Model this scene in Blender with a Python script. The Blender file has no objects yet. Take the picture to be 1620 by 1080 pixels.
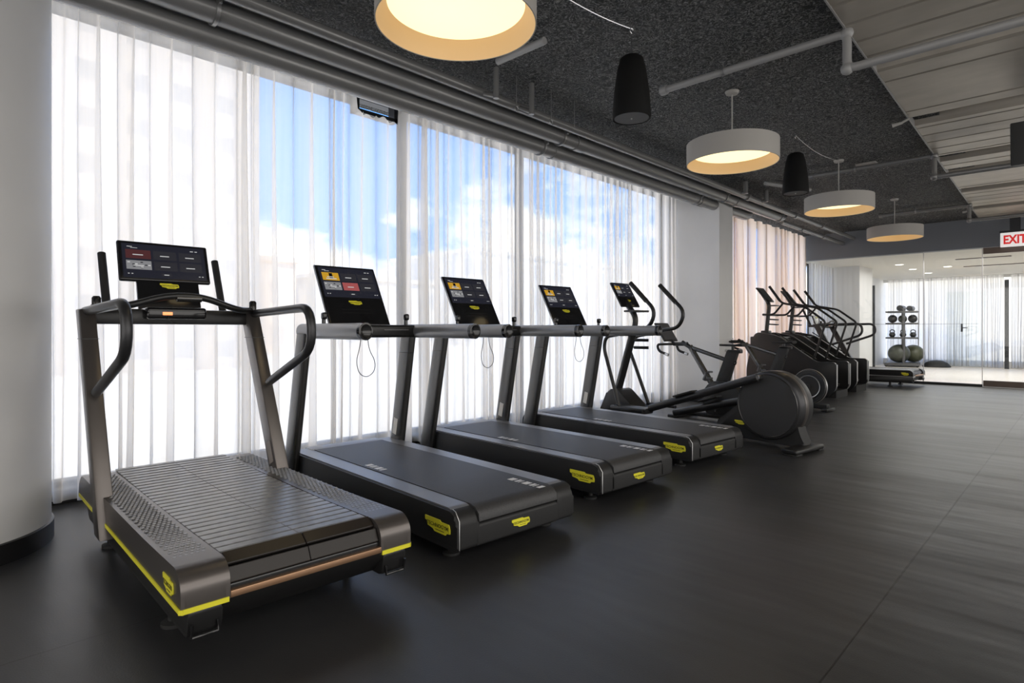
import bpy, bmesh, math, random
from mathutils import Vector, Matrix
from math import sin, cos, pi, radians as R
random.seed(7)
S = bpy.context.scene
COL = S.collection

# ------------------------------------------------------------------ camera
F_PX, VX, HZ, CAM_H = 940.0, 1719.0, 521.0, 1.15
YAW = math.atan((VX - 810) / F_PX)            # angle between view axis and the window wall
cam = bpy.data.cameras.new('camera'); camo = bpy.data.objects.new('camera', cam)
COL.objects.link(camo); S.camera = camo
cam.sensor_width = 36.0; cam.lens = 36.0 * F_PX / 1620
cam.shift_y = -(540 - HZ) / 1620
cam.clip_start = 0.05; cam.clip_end = 500
camo.location = (0, 0, CAM_H)
camo.rotation_euler = (pi / 2, 0, YAW - pi / 2)

# ------------------------------------------------------------------ world, sun, lights, exposure
S.view_settings.view_transform = 'Standard'; S.view_settings.look = 'None'
S.view_settings.gamma = 1.0; S.view_settings.use_curve_mapping = False
S.view_settings.exposure = 0.95

w = bpy.data.worlds.new('sky'); S.world = w; w.use_nodes = True
nt = w.node_tree; nt.nodes.clear()
def N(t, kind, **kw):
    n = t.nodes.new(kind)
    for k, v in kw.items(): setattr(n, k, v)
    return n
out = N(nt, 'ShaderNodeOutputWorld'); bg = N(nt, 'ShaderNodeBackground')
tc = N(nt, 'ShaderNodeTexCoord'); sp = N(nt, 'ShaderNodeSeparateXYZ')
nt.links.new(tc.outputs['Generated'], sp.inputs[0])
nz = N(nt, 'ShaderNodeTexNoise'); nz.inputs['Scale'].default_value = 3.2; nz.inputs['Detail'].default_value = 7
nz.inputs['Roughness'].default_value = .58
mp = N(nt, 'ShaderNodeMapping'); mp.inputs['Scale'].default_value = (1, 1, 1.9); mp.inputs['Location'].default_value = (.35, .1, .2)
nt.links.new(tc.outputs['Generated'], mp.inputs[0]); nt.links.new(mp.outputs[0], nz.inputs['Vector'])
# clouds thicken towards the horizon
a1 = N(nt, 'ShaderNodeMapRange'); a1.inputs[1].default_value = .03; a1.inputs[2].default_value = .30
a1.inputs[3].default_value = .22; a1.inputs[4].default_value = -.12
nt.links.new(sp.outputs[2], a1.inputs[0])
ad = N(nt, 'ShaderNodeMath', operation='ADD'); nt.links.new(nz.outputs[0], ad.inputs[0]); nt.links.new(a1.outputs[0], ad.inputs[1])
cr = N(nt, 'ShaderNodeValToRGB'); cr.color_ramp.elements[0].position = .52; cr.color_ramp.elements[1].position = .64
a2 = N(nt, 'ShaderNodeMapRange'); a2.inputs[1].default_value = .50; a2.inputs[2].default_value = .75; a2.inputs[3].default_value = 0; a2.inputs[4].default_value = .3
nt.links.new(sp.outputs[2], a2.inputs[0])
ad2 = N(nt, 'ShaderNodeMath', operation='ADD'); nt.links.new(ad.outputs[0], ad2.inputs[0]); nt.links.new(a2.outputs[0], ad2.inputs[1])
nt.links.new(ad2.outputs[0], cr.inputs[0])
mixc = N(nt, 'ShaderNodeMix', data_type='RGBA')
mixc.inputs[6].default_value = (.13, .33, .78, 1); mixc.inputs[7].default_value = (1.04, .99, .93, 1)
nt.links.new(cr.outputs[0], mixc.inputs[0]); nt.links.new(mixc.outputs[2], bg.inputs[0])
bg.inputs[1].default_value = 1.25
nt.links.new(bg.outputs[0], out.inputs[0])

sun = bpy.data.lights.new('sun', 'SUN'); suno = bpy.data.objects.new('sun', sun); COL.objects.link(suno)
sun.energy = 1.8; sun.angle = R(1.5); sun.color = (1, .96, .9)
suno.rotation_euler = (R(28), 0, R(-25))      # from behind the building, on to the facades opposite

def area(name, loc, sx, sy, e, col=(1, .97, .93), rot=(0, 0, 0)):
    l = bpy.data.lights.new(name, 'AREA'); l.shape = 'RECTANGLE'; l.size = sx; l.size_y = sy
    l.energy = e; l.color = col
    o = bpy.data.objects.new(name, l); COL.objects.link(o); o.location = loc; o.rotation_euler = rot
    return o
# fill lights added out of view in the gym; ceiling light of the studio
area('fill_light_gym', (3.5, -2.6, 3.2), 9, 2.2, 70)  # added overhead fill for the unseen part of the gym
area('fill_light_side', (5.5, -4.35, 1.7), 17, 2.6, 135, (1, .965, .92), (R(90), 0, 0))  # added fill panel along the right wall, no window modelled
area('fill_light_back', (-3.9, .5, 1.7), 2.6, 7, 60, (1, .965, .92), (0, R(-90), 0))  # added fill panel at the back wall behind the camera
area('ceiling_light_studio', (18.6, 1.2, 2.7), 5, 5, 110)

# ------------------------------------------------------------------ materials
def mat(name, col, rough=.5, metal=0., emit=None, es=0., spec=.5, alpha=None):
    m = bpy.data.materials.new(name); m.use_nodes = True
    b = m.node_tree.nodes['Principled BSDF']
    b.inputs['Base Color'].default_value = (*col, 1); b.inputs['Roughness'].default_value = rough
    b.inputs['Metallic'].default_value = metal; b.inputs['Specular IOR Level'].default_value = spec
    if emit: b.inputs['Emission Color'].default_value = (*emit, 1); b.inputs['Emission Strength'].default_value = es
    return m
def noise_mat(name, c1, c2, scale, rough, bump=0., metal=0., dist=.01, detail=4, stretch=(1, 1, 1), spec=.5, lo=.35, hi=.65):
    m = mat(name, c1, rough, metal, spec=spec); t = m.node_tree; b = t.nodes['Principled BSDF']
    tc = N(t, 'ShaderNodeTexCoord'); mp = N(t, 'ShaderNodeMapping'); mp.inputs['Scale'].default_value = stretch
    n = N(t, 'ShaderNodeTexNoise'); n.inputs['Scale'].default_value = scale; n.inputs['Detail'].default_value = detail
    r = N(t, 'ShaderNodeValToRGB'); r.color_ramp.elements[0].position = lo; r.color_ramp.elements[1].position = hi
    r.color_ramp.elements[0].color = (*c1, 1); r.color_ramp.elements[1].color = (*c2, 1)
    t.links.new(tc.outputs['Object'], mp.inputs[0]); t.links.new(mp.outputs[0], n.inputs['Vector'])
    t.links.new(n.outputs[0], r.inputs[0]); t.links.new(r.outputs[0], b.inputs['Base Color'])
    if bump:
        bp = N(t, 'ShaderNodeBump'); bp.inputs['Strength'].default_value = bump; bp.inputs['Distance'].default_value = dist
        t.links.new(n.outputs[0], bp.inputs['Height']); t.links.new(bp.outputs[0], b.inputs['Normal'])
    return m

M = {}
M['black'] = mat('satin_black_plastic', (.012, .012, .0125), .36)
M['black_gloss'] = mat('gloss_black', (.010, .010, .011), .12)
M['matte_black'] = mat('matte_black', (.012, .012, .0125), .55)
M['disc_black'] = mat('soft_black_panel', (.026, .026, .027), .5)
M['rubber'] = mat('rubber_black', (.014, .014, .014), .7)
M['char'] = mat('charcoal_metal', (.105, .104, .103), .27, .85)
M['char_dark'] = mat('dark_charcoal_metal', (.045, .045, .048), .35, .6)
M['rail_grey'] = mat('grey_anodised', (.24, .24, .245), .36, .6)
M['bronze'] = mat('bronze_grey_paint', (.135, .122, .115), .32, .7)
M['slat'] = noise_mat('grey_rubber_slat', (.19, .19, .195), (.25, .25, .255), 30, .28, spec=.6)
M['slat_gloss'] = mat('dark_gloss_slat', (.022, .018, .016), .32, spec=.3)  # darker brown-black slats where the belt turns down
M['belt'] = noise_mat('speckled_belt', (.020, .020, .021), (.055, .055, .058), 350, .5, .25, dist=.002, spec=.5)
M['steel'] = mat('steel', (.55, .55, .56), .25, 1)
M['silver'] = mat('silver_paint', (.6, .6, .6), .3, .8)
M['copper'] = mat('copper_strip', (.42, .25, .15), .35, .8)
M['yellow'] = mat('yellow', (.80, .74, .04), .4)
M['yellow_text'] = mat('dark_olive_print', (.10, .09, .01), .5)
M['white'] = mat('white_print', (.75, .75, .75), .5)
M['label_grey'] = mat('sticker', (.62, .60, .56), .5)
M['cream'] = mat('cream_drum', (.38, .365, .345), .75)
M['pipe'] = mat('grey_painted_pipe', (.21, .21, .21), .27, .3)
M['pipe_light'] = mat('light_grey_painted_pipe', (.30, .30, .30), .42, .1)
M['clamp'] = mat('zinc_clamp', (.28, .28, .28), .35, .7)
M['rack'] = mat('rack_steel', (.10, .10, .105), .4, .4)
M['ball'] = noise_mat('grey_green_ball', (.045, .05, .042), (.075, .08, .065), 8, .3)
M['wall'] = noise_mat('white_wall_paint', (.80, .80, .80), (.84, .84, .84), 2, .55)
M['column_paint'] = noise_mat('column_paint', (.62, .62, .625), (.66, .66, .665), 1.5, .42, spec=.35)
M['fascia'] = mat('slate_fascia', (.15, .165, .19), .55)
M['base_black'] = mat('black_baseboard', (.012, .012, .013), .4)
M['studio_ceiling'] = mat('studio_ceiling', (.62, .60, .55), .6)
M['studio_floor'] = noise_mat('pale_wood_floor', (.70, .64, .57), (.78, .73, .66), 3, .3, stretch=(1, 8, 1))
M['brown'] = mat('bronze_door_rail', (.13, .10, .085), .4, .5)
M['frame'] = mat('dark_window_frame', (.035, .037, .042), .4, .4)
M['exit_white'] = mat('exit_face', (.85, .85, .83), .4, emit=(1, .97, .95), es=.25)
M['exit_red'] = mat('exit_red', (.55, .02, .02), .4, emit=(.8, .03, .03), es=.25)
M['diffuser'] = mat('warm_diffuser', (.9, .8, .6), .5, emit=(1.0, .80, .44), es=.78)
M['shade_in'] = mat('drum_lining', (.95, .68, .38), .6)  # white lining; the lamp's orange glow is put into its colour
M['speaker'] = mat('speaker_black', (.006, .006, .006), .75, spec=.2)
M['kb'] = mat('kettlebell_iron', (.05, .05, .052), .35, .5)

# black rubber floor in 2.05 m rolls with thin seams
m = noise_mat('rubber_floor', (.025, .025, .026), (.037, .037, .0385), 1.1, .40, .0, detail=5, spec=.55); M['floor'] = m
t = m.node_tree; b = t.nodes['Principled BSDF']; ramp = [n for n in t.nodes if n.type == 'VALTORGB'][0]
tc = N(t, 'ShaderNodeTexCoord'); sx = N(t, 'ShaderNodeSeparateXYZ'); t.links.new(tc.outputs['Object'], sx.inputs[0])
def mth(t, op, a, b_=None, c=None):
    n = N(t, 'ShaderNodeMath', operation=op)
    for i, v in enumerate((a, b_, c)):
        if v is None: continue
        if isinstance(v, (int, float)): n.inputs[i].default_value = v
        else: t.links.new(v, n.inputs[i])
    return n.outputs[0]
yy = mth(t, 'ADD', sx.outputs[1], 20 * 2.047 - .625)
fy = mth(t, 'ABSOLUTE', mth(t, 'SUBTRACT', mth(t, 'MODULO', mth(t, 'ADD', yy, 1.0235), 2.047), 1.0235))
l1 = mth(t, 'LESS_THAN', fy, .0032)
roll = mth(t, 'FLOOR', mth(t, 'DIVIDE', yy, 2.047))
xx = mth(t, 'ADD', mth(t, 'ADD', sx.outputs[0], 40 - 5.25), mth(t, 'MULTIPLY', mth(t, 'SUBTRACT', roll, 20), 3.3))
fx = mth(t, 'ABSOLUTE', mth(t, 'SUBTRACT', mth(t, 'MODULO', mth(t, 'ADD', xx, 4.), 8.), 4.))
l2 = mth(t, 'LESS_THAN', fx, .004)
ln = mth(t, 'MAXIMUM', l1, l2)
mx = N(t, 'ShaderNodeMix', data_type='RGBA'); mx.inputs[7].default_value = (.008, .008, .008, 1)
t.links.new(ln, mx.inputs[0]); t.links.new(ramp.outputs[0], mx.inputs[6]); t.links.new(mx.outputs[2], b.inputs['Base Color'])
n1 = N(t, 'ShaderNodeTexNoise'); n1.inputs['Scale'].default_value = 1.6; n1.inputs['Detail'].default_value = 3
mp = N(t, 'ShaderNodeMapping'); mp.inputs['Scale'].default_value = (1.4, .35, 1)
t.links.new(tc.outputs['Object'], mp.inputs[0]); t.links.new(mp.outputs[0], n1.inputs['Vector'])
n2 = N(t, 'ShaderNodeTexNoise'); n2.inputs['Scale'].default_value = 160; t.links.new(tc.outputs['Object'], n2.inputs['Vector'])
hh = mth(t, 'SUBTRACT', mth(t, 'ADD', mth(t, 'MULTIPLY', n1.outputs[0], .018), mth(t, 'MULTIPLY', n2.outputs[0], .0005)), mth(t, 'MULTIPLY', ln, .003))
bp = N(t, 'ShaderNodeBump'); bp.inputs['Strength'].default_value = .8; bp.inputs['Distance'].default_value = 1
t.links.new(hh, bp.inputs['Height']); t.links.new(bp.outputs[0], b.inputs['Normal'])
rr = mth(t, 'ADD', mth(t, 'MULTIPLY', n1.outputs[0], .14), .30); t.links.new(rr, b.inputs['Roughness'])

# sprayed wood-wool ceiling
m = mat('black_wood_wool', (.03, .03, .03), .7, spec=.3); M['ceiling'] = m
t = m.node_tree; b = t.nodes['Principled BSDF']; tc = N(t, 'ShaderNodeTexCoord')
n0 = N(t, 'ShaderNodeTexNoise'); n0.inputs['Scale'].default_value = 9; n0.inputs['Detail'].default_value = 3
t.links.new(tc.outputs['Object'], n0.inputs['Vector'])
vm = N(t, 'ShaderNodeVectorMath', operation='MULTIPLY_ADD'); vm.inputs[1].default_value = (.22, .22, .22)
t.links.new(n0.outputs['Color'], vm.inputs[0]); t.links.new(tc.outputs['Object'], vm.inputs[2])
n1 = N(t, 'ShaderNodeTexNoise'); n1.inputs['Scale'].default_value = 50; n1.inputs['Detail'].default_value = 5; n1.inputs['Roughness'].default_value = .72
t.links.new(vm.outputs[0], n1.inputs['Vector'])
r = N(t, 'ShaderNodeValToRGB'); r.color_ramp.elements[0].position = .47; r.color_ramp.elements[0].color = (.008, .012, .012, 1)
r.color_ramp.elements[1].position = .68; r.color_ramp.elements[1].color = (.48, .48, .48, 1)
t.links.new(n1.outputs[0], r.inputs[0]); t.links.new(r.outputs[0], b.inputs['Base Color'])
bp = N(t, 'ShaderNodeBump'); bp.inputs['Strength'].default_value = 1; bp.inputs['Distance'].default_value = .05
t.links.new(n1.outputs[0], bp.inputs['Height']); t.links.new(bp.outputs[0], b.inputs['Normal'])

# galvanised deck
M['deck'] = noise_mat('galvanised_deck', (.38, .35, .305), (.48, .445, .39), 3.0, .42, .0, metal=.55, stretch=(1, .5, 1))

def sheer(name, col, trans, tint=(1, 1, 1)):
    m = bpy.data.materials.new(name); m.use_nodes = True; t = m.node_tree; t.nodes.clear()
    o = N(t, 'ShaderNodeOutputMaterial'); d = N(t, 'ShaderNodeBsdfDiffuse'); tl = N(t, 'ShaderNodeBsdfTranslucent')
    tr = N(t, 'ShaderNodeBsdfTransparent'); tr.inputs[0].default_value = (*tint, 1)
    d.inputs[0].default_value = (*col, 1); tl.inputs[0].default_value = (*col, 1)
    tc = N(t, 'ShaderNodeTexCoord'); nz = N(t, 'ShaderNodeTexNoise'); nz.inputs['Scale'].default_value = 5
    mp = N(t, 'ShaderNodeMapping'); mp.inputs['Scale'].default_value = (6, 6, .12)
    t.links.new(tc.outputs['Object'], mp.inputs[0]); t.links.new(mp.outputs[0], nz.inputs['Vector'])
    # cloth seen edge-on covers more of what is behind it: a weave of threads
    ge = N(t, 'ShaderNodeNewGeometry'); dt = N(t, 'ShaderNodeVectorMath', operation='DOT_PRODUCT')
    t.links.new(ge.outputs['Normal'], dt.inputs[0]); t.links.new(ge.outputs['Incoming'], dt.inputs[1])
    ca = mth(t, 'MAXIMUM', mth(t, 'ABSOLUTE', dt.outputs['Value']), .08)
    tt = mth(t, 'ADD', trans * .85, mth(t, 'MULTIPLY', nz.outputs[0], trans * .3))
    f = mth(t, 'SUBTRACT', 1.0, mth(t, 'POWER', tt, mth(t, 'DIVIDE', .62, ca)))
    m1 = N(t, 'ShaderNodeMixShader'); m1.inputs[0].default_value = .92
    t.links.new(d.outputs[0], m1.inputs[1]); t.links.new(tl.outputs[0], m1.inputs[2])
    m2 = N(t, 'ShaderNodeMixShader'); t.links.new(f, m2.inputs[0])
    t.links.new(tr.outputs[0], m2.inputs[1]); t.links.new(m1.outputs[0], m2.inputs[2]); t.links.new(m2.outputs[0], o.inputs[0])
    return m
M['sheer'] = sheer('white_sheer', (.98, .945, .895), .32)
M['sheer_warm'] = sheer('warm_sheer', (.98, .82, .69), .05)
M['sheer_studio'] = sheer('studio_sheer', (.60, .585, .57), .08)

m = bpy.data.materials.new('clear_glass'); m.use_nodes = True; t = m.node_tree; t.nodes.clear(); M['glass'] = m
o = N(t, 'ShaderNodeOutputMaterial'); tr = N(t, 'ShaderNodeBsdfTransparent'); gl = N(t, 'ShaderNodeBsdfGlossy')
gl.inputs['Roughness'].default_value = .02; tr.inputs[0].default_value = (.97, .985, .98, 1)
ge = N(t, 'ShaderNodeNewGeometry'); dt = N(t, 'ShaderNodeVectorMath', operation='DOT_PRODUCT')
t.links.new(ge.outputs['Normal'], dt.inputs[0]); t.links.new(ge.outputs['Incoming'], dt.inputs[1])
fres = mth(t, 'ADD', .04, mth(t, 'MULTIPLY', .96, mth(t, 'POWER', mth(t, 'SUBTRACT', 1.0, mth(t, 'ABSOLUTE', dt.outputs['Value'])), 5)))
mx = N(t, 'ShaderNodeMixShader'); t.links.new(fres, mx.inputs[0]); t.links.new(tr.outputs[0], mx.inputs[1]); t.links.new(gl.outputs[0], mx.inputs[2])
t.links.new(mx.outputs[0], o.inputs[0])

def facade(name, wallc, winc, sx_, sz_, fx_=.5, fz_=.5):
    m = mat(name, wallc, .8); t = m.node_tree; b = t.nodes['Principled BSDF']
    tc = N(t, 'ShaderNodeTexCoord'); s = N(t, 'ShaderNodeSeparateXYZ'); t.links.new(tc.outputs['Object'], s.inputs[0])
    u = mth(t, 'LESS_THAN', mth(t, 'FRACT', mth(t, 'DIVIDE', mth(t, 'ADD', s.outputs[0], s.outputs[1]), sx_)), fx_)
    v = mth(t, 'LESS_THAN', mth(t, 'FRACT', mth(t, 'DIVIDE', s.outputs[2], sz_)), fz_)
    mx = N(t, 'ShaderNodeMix', data_type='RGBA'); mx.inputs[6].default_value = (*wallc, 1); mx.inputs[7].default_value = (*winc, 1)
    t.links.new(mth(t, 'MULTIPLY', u, v), mx.inputs[0]); t.links.new(mx.outputs[2], b.inputs['Base Color'])
    return m

# ------------------------------------------------------------------ mesh helpers
def bx(bm, c, s, rot=None, bev=0., seg=2, mi=0):
    """box centred at c, full size s"""
    r = bmesh.ops.create_cube(bm, size=1)['verts']
    mt = Matrix.Translation(c) @ (rot.to_4x4() if rot else Matrix()) @ Matrix.Diagonal((*s, 1))
    bmesh.ops.transform(bm, matrix=mt, verts=r)
    fs = list({f for v in r for f in v.link_faces})
    for f in fs: f.material_index = mi
    if bev:
        es = list({e for v in r for e in v.link_edges})
        bmesh.ops.bevel(bm, geom=es, offset=bev, segments=seg, profile=.5, affect='EDGES')
def bx2(bm, lo, hi, bev=0., seg=2, mi=0):
    bx(bm, [(a + b) / 2 for a, b in zip(lo, hi)], [abs(b - a) for a, b in zip(lo, hi)], None, bev, seg, mi)
def fillet(pts, rad, n=5):
    P = [Vector(p) for p in pts]; o = [P[0]]
    for i in range(1, len(P) - 1):
        a, b, c = P[i - 1], P[i], P[i + 1]
        d1, d2 = (a - b), (c - b); r = min(rad, d1.length * .49, d2.length * .49)
        p1, p2 = b + d1.normalized() * r, b + d2.normalized() * r
        for k in range(n + 1):
            u = k / n; o.append((1 - u) ** 2 * p1 + 2 * u * (1 - u) * b + u * u * p2)
    o.append(P[-1]); return o
def tube(bm, pts, r, seg=10, fil=0., radii=None, cap=True, flat=None):
    P = fillet(pts, fil) if fil else [Vector(p) for p in pts]
    n = len(P); rs = radii or [r] * n
    T = [((P[min(i + 1, n - 1)] - P[max(i - 1, 0)]).normalized()) for i in range(n)]
    up = Vector((0, 0, 1)) if abs(T[0].z) < .9 else Vector((1, 0, 0))
    u = T[0].cross(up).normalized(); rings = []
    for i in range(n):
        u = (u - T[i] * u.dot(T[i])).normalized(); v = T[i].cross(u)
        k = rs[i] if i < len(rs) else r
        a, b_ = (k, k) if not flat else (k * flat[0], k * flat[1])
        rings.append([bm.verts.new(P[i] + u * cos(2 * pi * j / seg) * a + v * sin(2 * pi * j / seg) * b_) for j in range(seg)])
    for i in range(n - 1):
        for j in range(seg): bm.faces.new((rings[i][j], rings[i][(j + 1) % seg], rings[i + 1][(j + 1) % seg], rings[i + 1][j]))
    if cap: bm.faces.new(rings[0][::-1]); bm.faces.new(rings[-1])
def lathe(bm, prof, c=(0, 0, 0), seg=32, axis='z', closed=False, mi=None):
    """prof: list of (r, h); axis z / x / y"""
    rings = []
    def tr(x, y, h):
        if axis == 'z': return Vector((x, y, h)) + Vector(c)
        if axis == 'x': return Vector((h, x, y)) + Vector(c)
        return Vector((x, h, y)) + Vector(c)
    for (r, h) in prof:
        if r < 1e-6: rings.append([bm.verts.new(tr(0, 0, h))])
        else: rings.append([bm.verts.new(tr(r * cos(2 * pi * j / seg), r * sin(2 * pi * j / seg), h)) for j in range(seg)])
    fs = []
    for i in range(len(rings) - 1):
        a, b_ = rings[i], rings[i + 1]
        for j in range(seg):
            k = (j + 1) % seg
            if len(a) == 1 and len(b_) == 1: continue
            if len(a) == 1: f = bm.faces.new((a[0], b_[j], b_[k]))
            elif len(b_) == 1: f = bm.faces.new((a[j], b_[0], a[k]))
            else: f = bm.faces.new((a[j], b_[j], b_[k], a[k]))
            if mi: f.material_index = mi[i]
def prism(bm, poly, a, b, axis='x', bev=0., seg=2):
    """poly: (y,z) for axis x, (x,z) for axis y, (x,y) for axis z; extruded from a to b"""
    def tr(p, h):
        return (h, p[0], p[1]) if axis == 'x' else (p[0], h, p[1]) if axis == 'y' else (p[0], p[1], h)
    v1 = [bm.verts.new(tr(p, a)) for p in poly]; v2 = [bm.verts.new(tr(p, b)) for p in poly]
    n = len(poly); f1 = bm.faces.new(v1); f2 = bm.faces.new(v2[::-1])
    for i in range(n): bm.faces.new((v1[i], v2[i], v2[(i + 1) % n], v1[(i + 1) % n]))
    if bev:
        es = list(f1.edges) + list(f2.edges)
        bmesh.ops.bevel(bm, geom=es, offset=bev, segments=seg, profile=.5, affect='EDGES')
def sphere(bm, c, r, sc=(1, 1, 1), seg=24):
    v = bmesh.ops.create_uvsphere(bm, u_segments=seg, v_segments=seg // 2, radius=r)['verts']
    bmesh.ops.transform(bm, matrix=Matrix.Translation(c) @ Matrix.Diagonal((*sc, 1)), verts=v)
def rnd(poly, rad, n=5):
    """round the corners of a closed 2-D polygon; rad scalar or list"""
    o = []; L = len(poly)
    for i in range(L):
        rr = rad[i] if isinstance(rad, (list, tuple)) else rad
        a, b_, c = Vector(poly[i - 1]), Vector(poly[i]), Vector(poly[(i + 1) % L])
        if rr <= 0: o.append(tuple(b_)); continue
        d1, d2 = a - b_, c - b_; r = min(rr, d1.length * .49, d2.length * .49)
        p1, p2 = b_ + d1.normalized() * r, b_ + d2.normalized() * r
        for k in range(n + 1):
            u = k / n; q = (1 - u) ** 2 * p1 + 2 * u * (1 - u) * b_ + u * u * p2; o.append(tuple(q))
    return o

def tagit(o, label=None, cat=None, group=None, kind=None):
    if label: o['label'] = label
    if cat: o['category'] = cat
    if group: o['group'] = group
    if kind: o['kind'] = kind
def obj(name, bm, mats, parent=None, smooth=40, label=None, cat=None, group=None, kind=None, loc=None):
    bmesh.ops.recalc_face_normals(bm, faces=bm.faces)
    me = bpy.data.meshes.new(name); bm.to_mesh(me); bm.free()
    for mm in (mats if isinstance(mats, (list, tuple)) else [mats]): me.materials.append(M[mm] if isinstance(mm, str) else mm)
    if smooth:
        me.polygons.foreach_set('use_smooth', [True] * len(me.polygons)); me.set_sharp_from_angle(angle=R(smooth))
    o = bpy.data.objects.new(name, me); COL.objects.link(o)
    if parent: o.parent = parent
    if loc: o.location = loc
    tagit(o, label, cat, group, kind); return o
def thing(name, loc, rz, label, cat, group=None):
    o = bpy.data.objects.new(name, None); COL.objects.link(o); o.empty_display_size = .1
    o.location = loc; o.rotation_euler = (0, 0, rz); tagit(o, label, cat, group); return o
def dup(o, loc=None, rz=None, label=None, parent=None):
    c = o.copy(); COL.objects.link(c)
    if parent: c.parent = parent
    if loc is not None: c.location = loc
    if rz is not None: c.rotation_euler = (0, 0, rz)
    if label: c['label'] = label
    for ch in list(o.children): dup(ch, parent=c)
    return c
def B(): return bmesh.new()
def text_bm(s, w_, h_, depth=.001, bold=.012):
    """lettering centred on the origin, in the x-z plane, facing -y"""
    cu = bpy.data.curves.new('t', 'FONT'); cu.body = s; cu.extrude = depth / 2; cu.resolution_u = 3; cu.offset = bold
    o = bpy.data.objects.new('t', cu); COL.objects.link(o)
    me = bpy.data.meshes.new_from_object(o.evaluated_get(bpy.context.evaluated_depsgraph_get()))
    bm = B(); bm.from_mesh(me); bpy.data.meshes.remove(me); bpy.data.objects.remove(o)
    xs = [v.co.x for v in bm.verts]; ys = [v.co.y for v in bm.verts]
    x0, x1, y0, y1 = min(xs), max(xs), min(ys), max(ys)
    for v in bm.verts:
        x, y, z = v.co
        v.co = ((x - (x0 + x1) / 2) / (x1 - x0) * w_, -z, (y - (y0 + y1) / 2) / (y1 - y0) * h_)
    return bm
def xf(bm, mtx): bmesh.ops.transform(bm, matrix=mtx, verts=bm.verts); return bm

def badge(parent, c, rot, w_, h_, lab='yellow badge with dark raised lettering'):
    """stepped yellow maker's plaque; rot turns the -y facing plaque"""
    bm = B()
    poly = [(-.5, .5), (.12, .5), (.14, .38), (.46, .38), (.5, .02), (.5, -.30), (.36, -.34), (.34, -.5), (-.12, -.5), (-.16, -.34), (-.40, -.22), (-.40, .12), (-.5, .16)]
    poly = rnd([(x * w_, z * h_) for x, z in poly], h_ * .06, 3)
    prism(bm, poly, -.003, .0015, 'y', .001, 1)
    mt = Matrix.Translation(c) @ rot.to_4x4()
    o = obj('badge', xf(bm, mt), 'yellow', parent, label=lab)
    t1 = text_bm('TECHNOGYM', w_ * .84, h_ * .30); xf(t1, Matrix.Translation((.01 * w_, -.0034, .03 * h_)))
    obj('lettering', xf(t1, mt), 'yellow_text', o, smooth=0)
    bm = B(); bx(bm, (.10 * w_, -.0034, -.30 * h_), (.34 * w_, .001, .05 * h_))
    obj('printed_line', xf(bm, mt), 'yellow_text', o, smooth=0)
    return o
E0 = Matrix.Identity(3)
SIDE_L = Matrix.Rotation(-pi / 2, 3, 'Z')      # -y -> -x
SIDE_R = Matrix.Rotation(pi / 2, 3, 'Z')

# screen materials
M['scr'] = mat('screen_black', (.008, .008, .009), .12)
def em(name, c, s=.5): return mat(name, (.01, .01, .01), .15, emit=c, es=s)
SC = [M['scr'], em('screen_navy', (.012, .013, .022)), em('screen_tile_dark', (.022, .022, .028)), em('screen_maroon', (.07, .02, .022)),
      em('screen_photo', (.22, .22, .23)), em('screen_text', (.55, .55, .55)), em('screen_amber', (.55, .30, .02)), em('screen_red', (.35, .08, .08))]
def screen_face(parent, c, rot, w_, h_, kind, glass='black'):
    """kind 0 dim, 1 amber+red, 2 amber. tiles are the picture on the display"""
    bm = B(); d = .0012
    bx(bm, (0, 0, 0), (w_, .002, h_), mi=1)
    def r(x0, x1, z0, z1, mi, y=1): bx2(bm, ((x0 - .5) * w_, -.001 - d * y, (z0 - .5) * h_), ((x1 - .5) * w_, -.001, (z1 - .5) * h_), mi=mi)
    tiles = [(.04, .33), (.36, .64), (.67, .95)]
    cols = {0: ((3, 2, 2), (4, 2, 2)), 1: ((6, 2, 2), (4, 7, 2)), 2: ((6, 2, 2), (4, 2, 2))}[kind]
    for ri, (z0, z1) in enumerate(((.56, .82), (.24, .50))):
        for ci, (x0, x1) in enumerate(tiles):
            r(x0, x1, z0, z1, cols[ri][ci])
            r(x0 + .08, x1 - .09, z0 + .10, z0 + .125, 5, 1.4)
    rg = random.Random(3)
    for k in range(9):          # busy photo tile
        x = .05 + rg.random() * .24; z = .26 + rg.random() * .2; r(x, x + .03, z, z + .03, 5 if k % 2 else 2, 1.3)
    if kind:
        rg2 = random.Random(5)
        r(.16, .22, .62, .80, 0, 1.3); r(.10, .28, .60, .63, 5, 1.35)
    r(.06, .12, .90, .915, 5); r(.10, .18, .87, .88, 5); r(.82, .86, .88, .90, 5); r(.88, .91, .88, .90, 5)
    r(.05, .07, .10, .12, 5); r(.09, .11, .10, .12, 5); r(.90, .92, .10, .12, 5); r(.94, .96, .10, .12, 5)
    r(.44, .56, .07, .15, 2); r(.47, .53, .10, .12, 5, 1.4)
    return obj('display', xf(bm, Matrix.Translation(c) @ rot.to_4x4()), SC, parent, smooth=0, label='lit display with rows of picture tiles')
def tilt(a): return Matrix.Rotation(-a, 3, 'X')

# ------------------------------------------------------------------ room shell
YW, XG, CE = 4.79, 15.1, 3.38
bm = B(); bx2(bm, (-4, -4.5, -.12), (XG + .02, 5.25, 0)); obj('floor', bm, 'floor', smooth=0, kind='structure')
bm = B(); bx2(bm, (XG + .02, -4.5, -.12), (23.2, 5.25, .004)); obj('floor_studio', bm, 'studio_floor', smooth=0, kind='structure')
bm = B(); bx2(bm, (-4, 1.1, CE), (XG + .2, 5.25, CE + .15)); obj('ceiling', bm, 'ceiling', smooth=0, kind='structure')
bm = B()
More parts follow.
